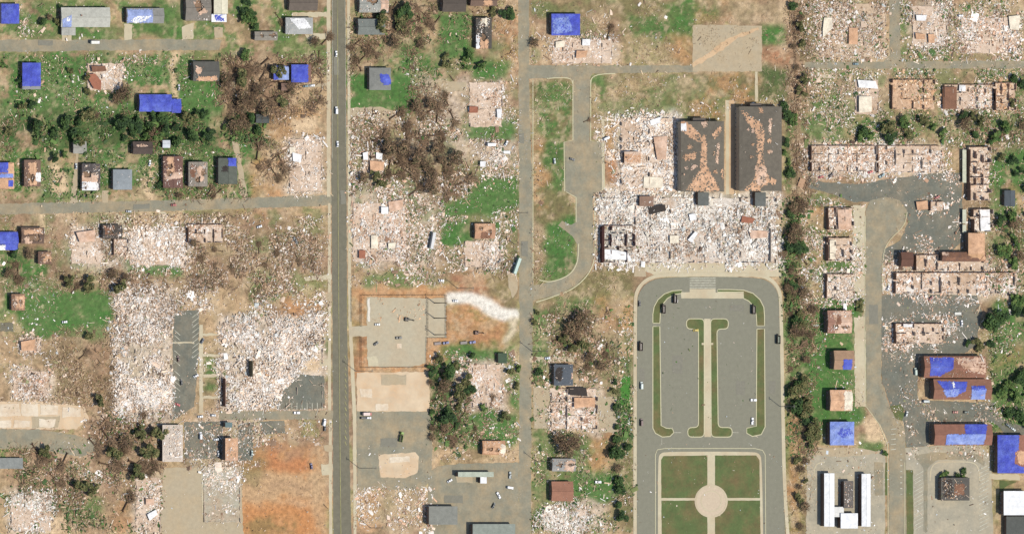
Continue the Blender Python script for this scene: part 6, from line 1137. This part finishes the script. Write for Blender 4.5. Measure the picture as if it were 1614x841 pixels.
GREENS = {'dark': [(44, 70, 32), (56, 84, 36), (70, 98, 44), (84, 112, 52)], 'mid': [(66, 96, 42), (84, 114, 50), (104, 130, 62), (122, 142, 74)], 'olive': [(92, 92, 52), (112, 108, 62), (84, 98, 50), (136, 128, 80)], 'brown': [(112, 90, 68), (138, 112, 84), (100, 92, 60), (162, 132, 100)]}
PROTO = {}
for var in range(4):
    for tone in ('dark', 'mid', 'olive'):
        b = MB(); b.tube((0, 0, -.2), (0, 0, 3.2), .38, .24, 7)
        lm = MB()
        for k in range(6):
            a = k * 1.05 + rnd.random(); limb(lm, Vector((0, 0, 2.2 + k * .2)), Vector((math.cos(a), math.sin(a), .8)).normalized(), rnd.uniform(2, 3), .15, 1)
        blobs = [(rnd.uniform(-3.1, 3.1), rnd.uniform(-3.1, 3.1), rnd.uniform(2.6, 5.0), rnd.uniform(.9, 2.3), rnd.uniform(1.0, 1.7)) for _ in range(7 + var * 2)]
        PROTO[('leafy', tone, var)] = [('trunk', mesh_of(b, M_bark, 'trunk')), ('limb', mesh_of(lm, M_bark, 'limb')), ('crown', leaf_mesh('crown%d' % var, blobs, 760, GREENS[tone], .8))]
for var in range(4):
    b = MB(); b.tube((0, 0, -.2), (0, 0, 3), .4, .3, 7); lm = MB()
    for k in range(18):
        a = k * .5 + rnd.random(); limb(lm, Vector((0, 0, rnd.uniform(2.2, 3.2))), Vector((math.cos(a), math.sin(a), rnd.uniform(.2, 1.1))).normalized(), rnd.uniform(2.4, 3.8), .17, 2, .6)
    PROTO[('bare', 'brown', var)] = [('trunk', mesh_of(b, M_bark, 'trunk')), ('limb', mesh_of(lm, M_twigd, 'limb')), ('dead_foliage', leaf_mesh('dead%d' % var, [(rnd.uniform(-2, 2), rnd.uniform(-2, 2), rnd.uniform(3, 5), rnd.uniform(1.6, 2.4), 1.2) for _ in range(6)], 420, GREENS['brown'], .55))]
    # fallen: trunk on the ground, a fan of broken branches at one end, root plate at the other
    b = MB(); b.tube((-5, 0, .5), (2, 0, .7), .45, .28, 7); r_ = MB()
    for k in range(9): a = k * .7; r_.tube((-5, 0, .6), (-5.4 - rnd.random() * .6, 1.3 * math.cos(a), .7 + 1.2 * math.sin(a)), .16, .06, 4)
    lm = MB()
    for k in range(20):
        a = rnd.uniform(-.9, .9); limb(lm, Vector((rnd.uniform(-1, 2), 0, .6)), Vector((math.cos(a), math.sin(a) * 1.1, rnd.uniform(-.05, .45))).normalized(), rnd.uniform(2.2, 4.2), .16, 2, .5)
    PROTO[('fallen', 'brown', var)] = [('trunk', mesh_of(b, M_bark, 'trunk')), ('root_plate', mesh_of(r_, flat((120, 84, 58), name='roots'), 'root_plate')), ('branches', mesh_of(lm, M_twig if var % 2 else M_twigd, 'branches')), ('dead_foliage', leaf_mesh('fdead%d' % var, [(rnd.uniform(0, 5), rnd.uniform(-2.5, 2.5), 1, rnd.uniform(1.0, 2.0), .6) for _ in range(6)], 130, GREENS['brown'], .5))]
TREES = []
def tree(kind, tone, px, py, r=8, ang=None, var=None):
    TREES.append([kind, tone, px, py, r, rnd.uniform(0, 360) if ang is None else ang, rnd.randrange(4) if var is None else var])
def wood(poly, n, kinds, r=(6, 9), mind=7):
    xs = [p[0] for p in poly]; ys = [p[1] for p in poly]; pts = []; k = 0
    while len(pts) < n and k < n * 40:
        k += 1; x = rnd.uniform(min(xs), max(xs)); y = rnd.uniform(min(ys), max(ys))
        if not bool(inpoly(np.array([x]), np.array([y]), poly)[0]): continue
        if any((x - a) ** 2 + (y - b) ** 2 < mind ** 2 for a, b in pts): continue
        pts.append((x, y)); kd = rnd.choice(kinds); tree(kd[0], kd[1], x, y, rnd.uniform(*r))
L1, L2, L3, BB, FF = ('leafy', 'dark'), ('leafy', 'mid'), ('leafy', 'olive'), ('bare', 'brown'), ('fallen', 'brown')
wood(rc(40, 186, 120, 180, 240, 182, 330, 180, 400, 186, 400, 212, 340, 218, 250, 226, 110, 222, 50, 214), 34, [L1, L1, L1, L2, L3, BB], (4.5, 12), 8)
wood(rc(378, 4, 402, 4, 404, 58, 384, 58), 7, [L1, L1, L2], (6, 9), 8)
wood(rc(345, 95, 430, 95, 470, 150, 440, 175, 345, 160), 17, [FF, BB, L3, FF], (8, 13), 13)
wood(rc(355, 160, 400, 160, 405, 215, 372, 216), 7, [BB, FF, L1], (7, 11), 11)
wood(rc(585, 5, 690, 20, 680, 70, 600, 70), 15, [FF, BB, FF, L3, L1], (7, 13), 12)
wood(rc(680, 60, 750, 90, 740, 110, 660, 110), 5, [L3, L2, BB], (5, 8), 11)
wood(rc(765, 15, 814, 15, 812, 30, 765, 28), 4, [L1, L3], (5, 8), 9)
wood(rc(556, 60, 600, 70, 595, 100, 556, 105), 4, [FF, FF], (8, 12), 12)
wood(rc(590, 205, 690, 205, 735, 260, 735, 300, 600, 290), 19, [FF, FF, BB], (9, 15), 14)
wood(rc(640, 140, 700, 145, 720, 200, 655, 180), 6, [FF, BB], (8, 12), 14)
wood(rc(555, 270, 600, 260, 600, 300, 560, 305), 3, [L3, BB], (6, 9), 13)
wood(rc(0, 395, 70, 395, 60, 455, 0, 460), 5, [FF, L1, BB], (7, 11), 14)
wood(rc(100, 430, 200, 430, 190, 456, 110, 458), 6, [FF, L3, BB], (5, 11.5), 14)
wood(rc(130, 515, 182, 515, 182, 640, 120, 640), 5, [FF, L3], (6, 9), 18)
wood(rc(145, 655, 245, 655, 250, 740, 170, 770), 16, [FF, FF, BB, FF, L3, L3], (8, 14), 13)
wood(rc(30, 700, 100, 720, 160, 780, 120, 790, 30, 740), 8, [FF, FF, L3], (8, 12), 15)
wood(rc(680, 565, 735, 580, 740, 690, 690, 710), 15, [L1, L3, L1, BB, FF], (5, 12), 11)
wood(rc(675, 575, 683, 575, 683, 690, 677, 700), 6, [L1, BB, L1], (5, 8), 11)
wood(rc(735, 610, 760, 620, 815, 650, 760, 690, 735, 680), 5, [L2, FF, L3], (5, 8), 13)
wood(rc(795, 560, 815, 560, 815, 620, 798, 640), 3, [L2, L3], (5, 7), 12)
wood(rc(870, 520, 960, 545, 960, 610, 900, 575), 8, [BB, FF, L3], (7, 10), 15)
wood(rc(964, 560, 974, 560, 976, 680, 968, 690), 4, [L1, L3], (4, 6), 12)
wood(rc(955, 690, 985, 690, 985, 820, 970, 820), 9, [L1, BB, L1], (6, 9.5), 11)
wood(rc(1228, 316, 1262, 312, 1270, 410, 1272, 480, 1238, 480), 20, [L1, L3, BB, BB, FF], (5, 13), 9)
wood(rc(1244, 480, 1280, 480, 1282, 560, 1250, 590), 12, [L1, BB, BB, L3, FF], (5, 12), 10)
wood(rc(1246, 590, 1275, 590, 1288, 690, 1275, 720, 1258, 700), 13, [L1, BB, FF, L3], (5, 12), 9)
wood(rc(1252, 715, 1272, 715, 1270, 838, 1260, 838), 8, [L1, L3, BB], (4, 8.5), 9)
wood(rc(1232, 165, 1246, 165, 1250, 305, 1236, 300), 7, [L1, L2], (4, 8.5), 12)
wood(rc(1246, 5, 1266, 5, 1268, 160, 1250, 160), 9, [L3, BB, L1], (4.5, 7.5), 12)
wood(rc(1380, 192, 1520, 172, 1610, 190, 1610, 225, 1500, 222, 1400, 218), 15, [L1, L3, BB, L2], (5, 11.5), 13)
wood(rc(1330, 205, 1370, 200, 1370, 225, 1335, 222), 3, [L1, L2], (6, 9), 11)
wood(rc(1575, 110, 1625, 140, 1625, 180, 1580, 180), 3, [L1, L3], (6, 9), 12)
wood(rc(1565, 235, 1625, 240, 1625, 300, 1568, 300), 6, [L2, L1, L3], (5, 11.5), 12)
wood(rc(1560, 340, 1625, 330, 1625, 420, 1565, 410), 10, [L1, L2, BB], (5, 11.5), 12)
wood(rc(1590, 470, 1630, 460, 1630, 540, 1595, 530), 5, [L1, L2], (7, 10), 12)
wood(rc(1565, 590, 1620, 590, 1625, 680, 1590, 668), 9, [L1, L2, L2], (7, 11), 12)
wood(rc(1520, 538, 1562, 535, 1560, 552, 1525, 552), 4, [L1, L3], (5, 7), 10)
wood(rc(1480, 740, 1526, 742, 1524, 754, 1480, 754), 6, [L1, L2], (4, 5.5), 8)
wood(rc(1330, 470, 1362, 470, 1362, 500, 1340, 500), 2, [L3], (4, 6), 11)
wood(rc(835, 480, 860, 480, 860, 530, 838, 530), 2, [L3, L2], (4, 6), 14)
wood(rc(480, 60, 516, 60, 516, 85, 490, 100), 3, [BB, FF], (7, 10), 13)
wood(rc(350, 255, 470, 240, 450, 280, 400, 260), 3, [FF], (7, 9), 20)
wood(rc(290, 378, 500, 380, 440, 440, 300, 430), 9, [FF, BB], (6, 9), 22)
wood(rc(0, 90, 40, 130, 60, 200, 0, 210), 5, [L2, L1, L3], (5, 8), 14)
wood(rc(100, 110, 140, 115, 140, 150, 105, 150), 3, [L3, L2], (5, 7), 12)
wood(rc(60, 10, 96, 10, 96, 50, 64, 50), 4, [L1, L3, BB], (5, 7), 12)
wood(rc(100, 228, 150, 240, 120, 252, 80, 250), 3, [L1, L2], (5, 7), 11)
wood(rc(250, 290, 295, 290, 290, 312, 250, 312), 2, [BB, L1], (5, 7), 12)
wood(rc(310, 292, 350, 295, 345, 314, 312, 312), 3, [BB, FF], (5, 8), 11)
for a in [('bare', 'brown', 912, 508, 15), ('bare', 'brown', 895, 520, 13), ('bare', 'brown', 886, 705, 15), ('bare', 'brown', 902, 697, 12), ('bare', 'brown', 878, 690, 11), ('leafy', 'dark', 1556, 505, 15), ('leafy', 'dark', 1572, 500, 12), ('leafy', 'dark', 966, 712, 11), ('bare', 'brown', 193, 146, 12), ('bare', 'brown', 183, 156, 10),
          ('leafy', 'mid', 383, 86, 8), ('leafy', 'dark', 847, 586, 6), ('leafy', 'dark', 1254, 606, 8), ('bare', 'brown', 1254, 520, 10), ('leafy', 'dark', 1251, 505, 8), ('leafy', 'mid', 757, 105, 8), ('bare', 'brown', 839, 68, 7), ('leafy', 'dark', 1606, 590, 9), ('leafy', 'mid', 1392, 715, 5), ('leafy', 'dark', 740, 560, 6), ('leafy', 'olive', 690, 563, 7)]:
    tree(*a)
for a in [(406, 236, 12, 80), (445, 258, 13, -60), (434, 275, 10, -50), (28, 432, 12, -85), (625, 180, 12, 30), (600, 245, 15, 10), (640, 262, 16, -15), (700, 262, 14, -40), (600, 215, 13, 25), (700, 300, 11, -50), (655, 300, 11, 30), (575, 88, 11, 40), (170, 690, 14, -50), (150, 702, 12, -45), (215, 730, 12, -20), (200, 790, 13, 60), (60, 712, 13, -48), (190, 700, 13, -60), (1262, 640, 12, -20), (880, 535, 9, 10), (500, 160, 8, 20), (960, 50, 9, 70), (440, 30, 9, -50), (925, 190, 5, 20)]:
    tree('fallen', 'brown', a[0], a[1], a[2], a[3])
LANDM = [(x, y, s) for x, y, s in LAND if s]
used = {}
def place_label(px, py, looks, extra):
    c = sorted(LANDM, key=lambda l: (l[0] - px) ** 2 + (l[1] - py) ** 2)[:14]
    cand = []
    for x, y, s in c:
        a = math.degrees(math.atan2(py - y, px - x)) % 360
        d8 = ['right of', 'below right of', 'below', 'below left of', 'left of', 'above left of', 'above', 'above right of'][int((a + 22.5) // 45) % 8]
        dist = math.hypot(px - x, py - y); far = 'close ' if dist < 32 else '' if dist < 75 else 'well '
        cand.append('%s %s%s the %s' % (looks, far, d8, s))
    for q in cand:
        if q not in used and len(q.split()) <= 16: used[q] = 1; return q
    for q in cand:
        q2 = extra + ' ' + q
        if q2 not in used and len(q2.split()) <= 16: used[q2] = 1; return q2
    return cand[0]
NMS = {'leafy': ('leafy_tree', 'tree'), 'bare': ('bare_tree', 'tree'), 'fallen': ('fallen_tree', 'fallen tree')}
for kind, tone, px, py, r, ang, var in TREES:
    sz = 'small' if r < 6.5 else 'medium' if r < 9 else 'large'
    look = {'leafy': sz + ' ' + {'dark': 'dark green', 'mid': 'bright green', 'olive': 'olive'}.get(tone, 'brown') + ' leafy tree', 'bare': sz + ' brown bare branched tree', 'fallen': sz + ' uprooted tree'}[kind]
    sc = r / 8.0 if kind != 'fallen' else r / 9.0
    root = thing(NMS[kind][0], place_label(px, py, look, 'ragged'), NMS[kind][1], (wx(px), wy(py), 0), {'leafy': 'green trees standing among the gardens', 'bare': 'brown storm stripped trees', 'fallen': 'trees felled by the storm'}[kind], R(ang))
    k_ = rnd.uniform(.72, 1.0) if kind != 'bare' else rnd.uniform(.9, 1.1); root.scale = (sc * 1.12, sc * 1.12 * k_, sc * rnd.uniform(.75, 1.05))
    for nm, me in PROTO[(kind, tone, var)]:
        o = bpy.data.objects.new(nm, me); COL.objects.link(o); o.parent = root
print('pieces', NP[0], 'trees', len(TREES), 'objects', len(bpy.data.objects), 'tris', 2 * sum(len(o.data.polygons) for o in bpy.data.objects if o.type == 'MESH'), 'unique', 2 * sum(len(m.polygons) for m in bpy.data.meshes))
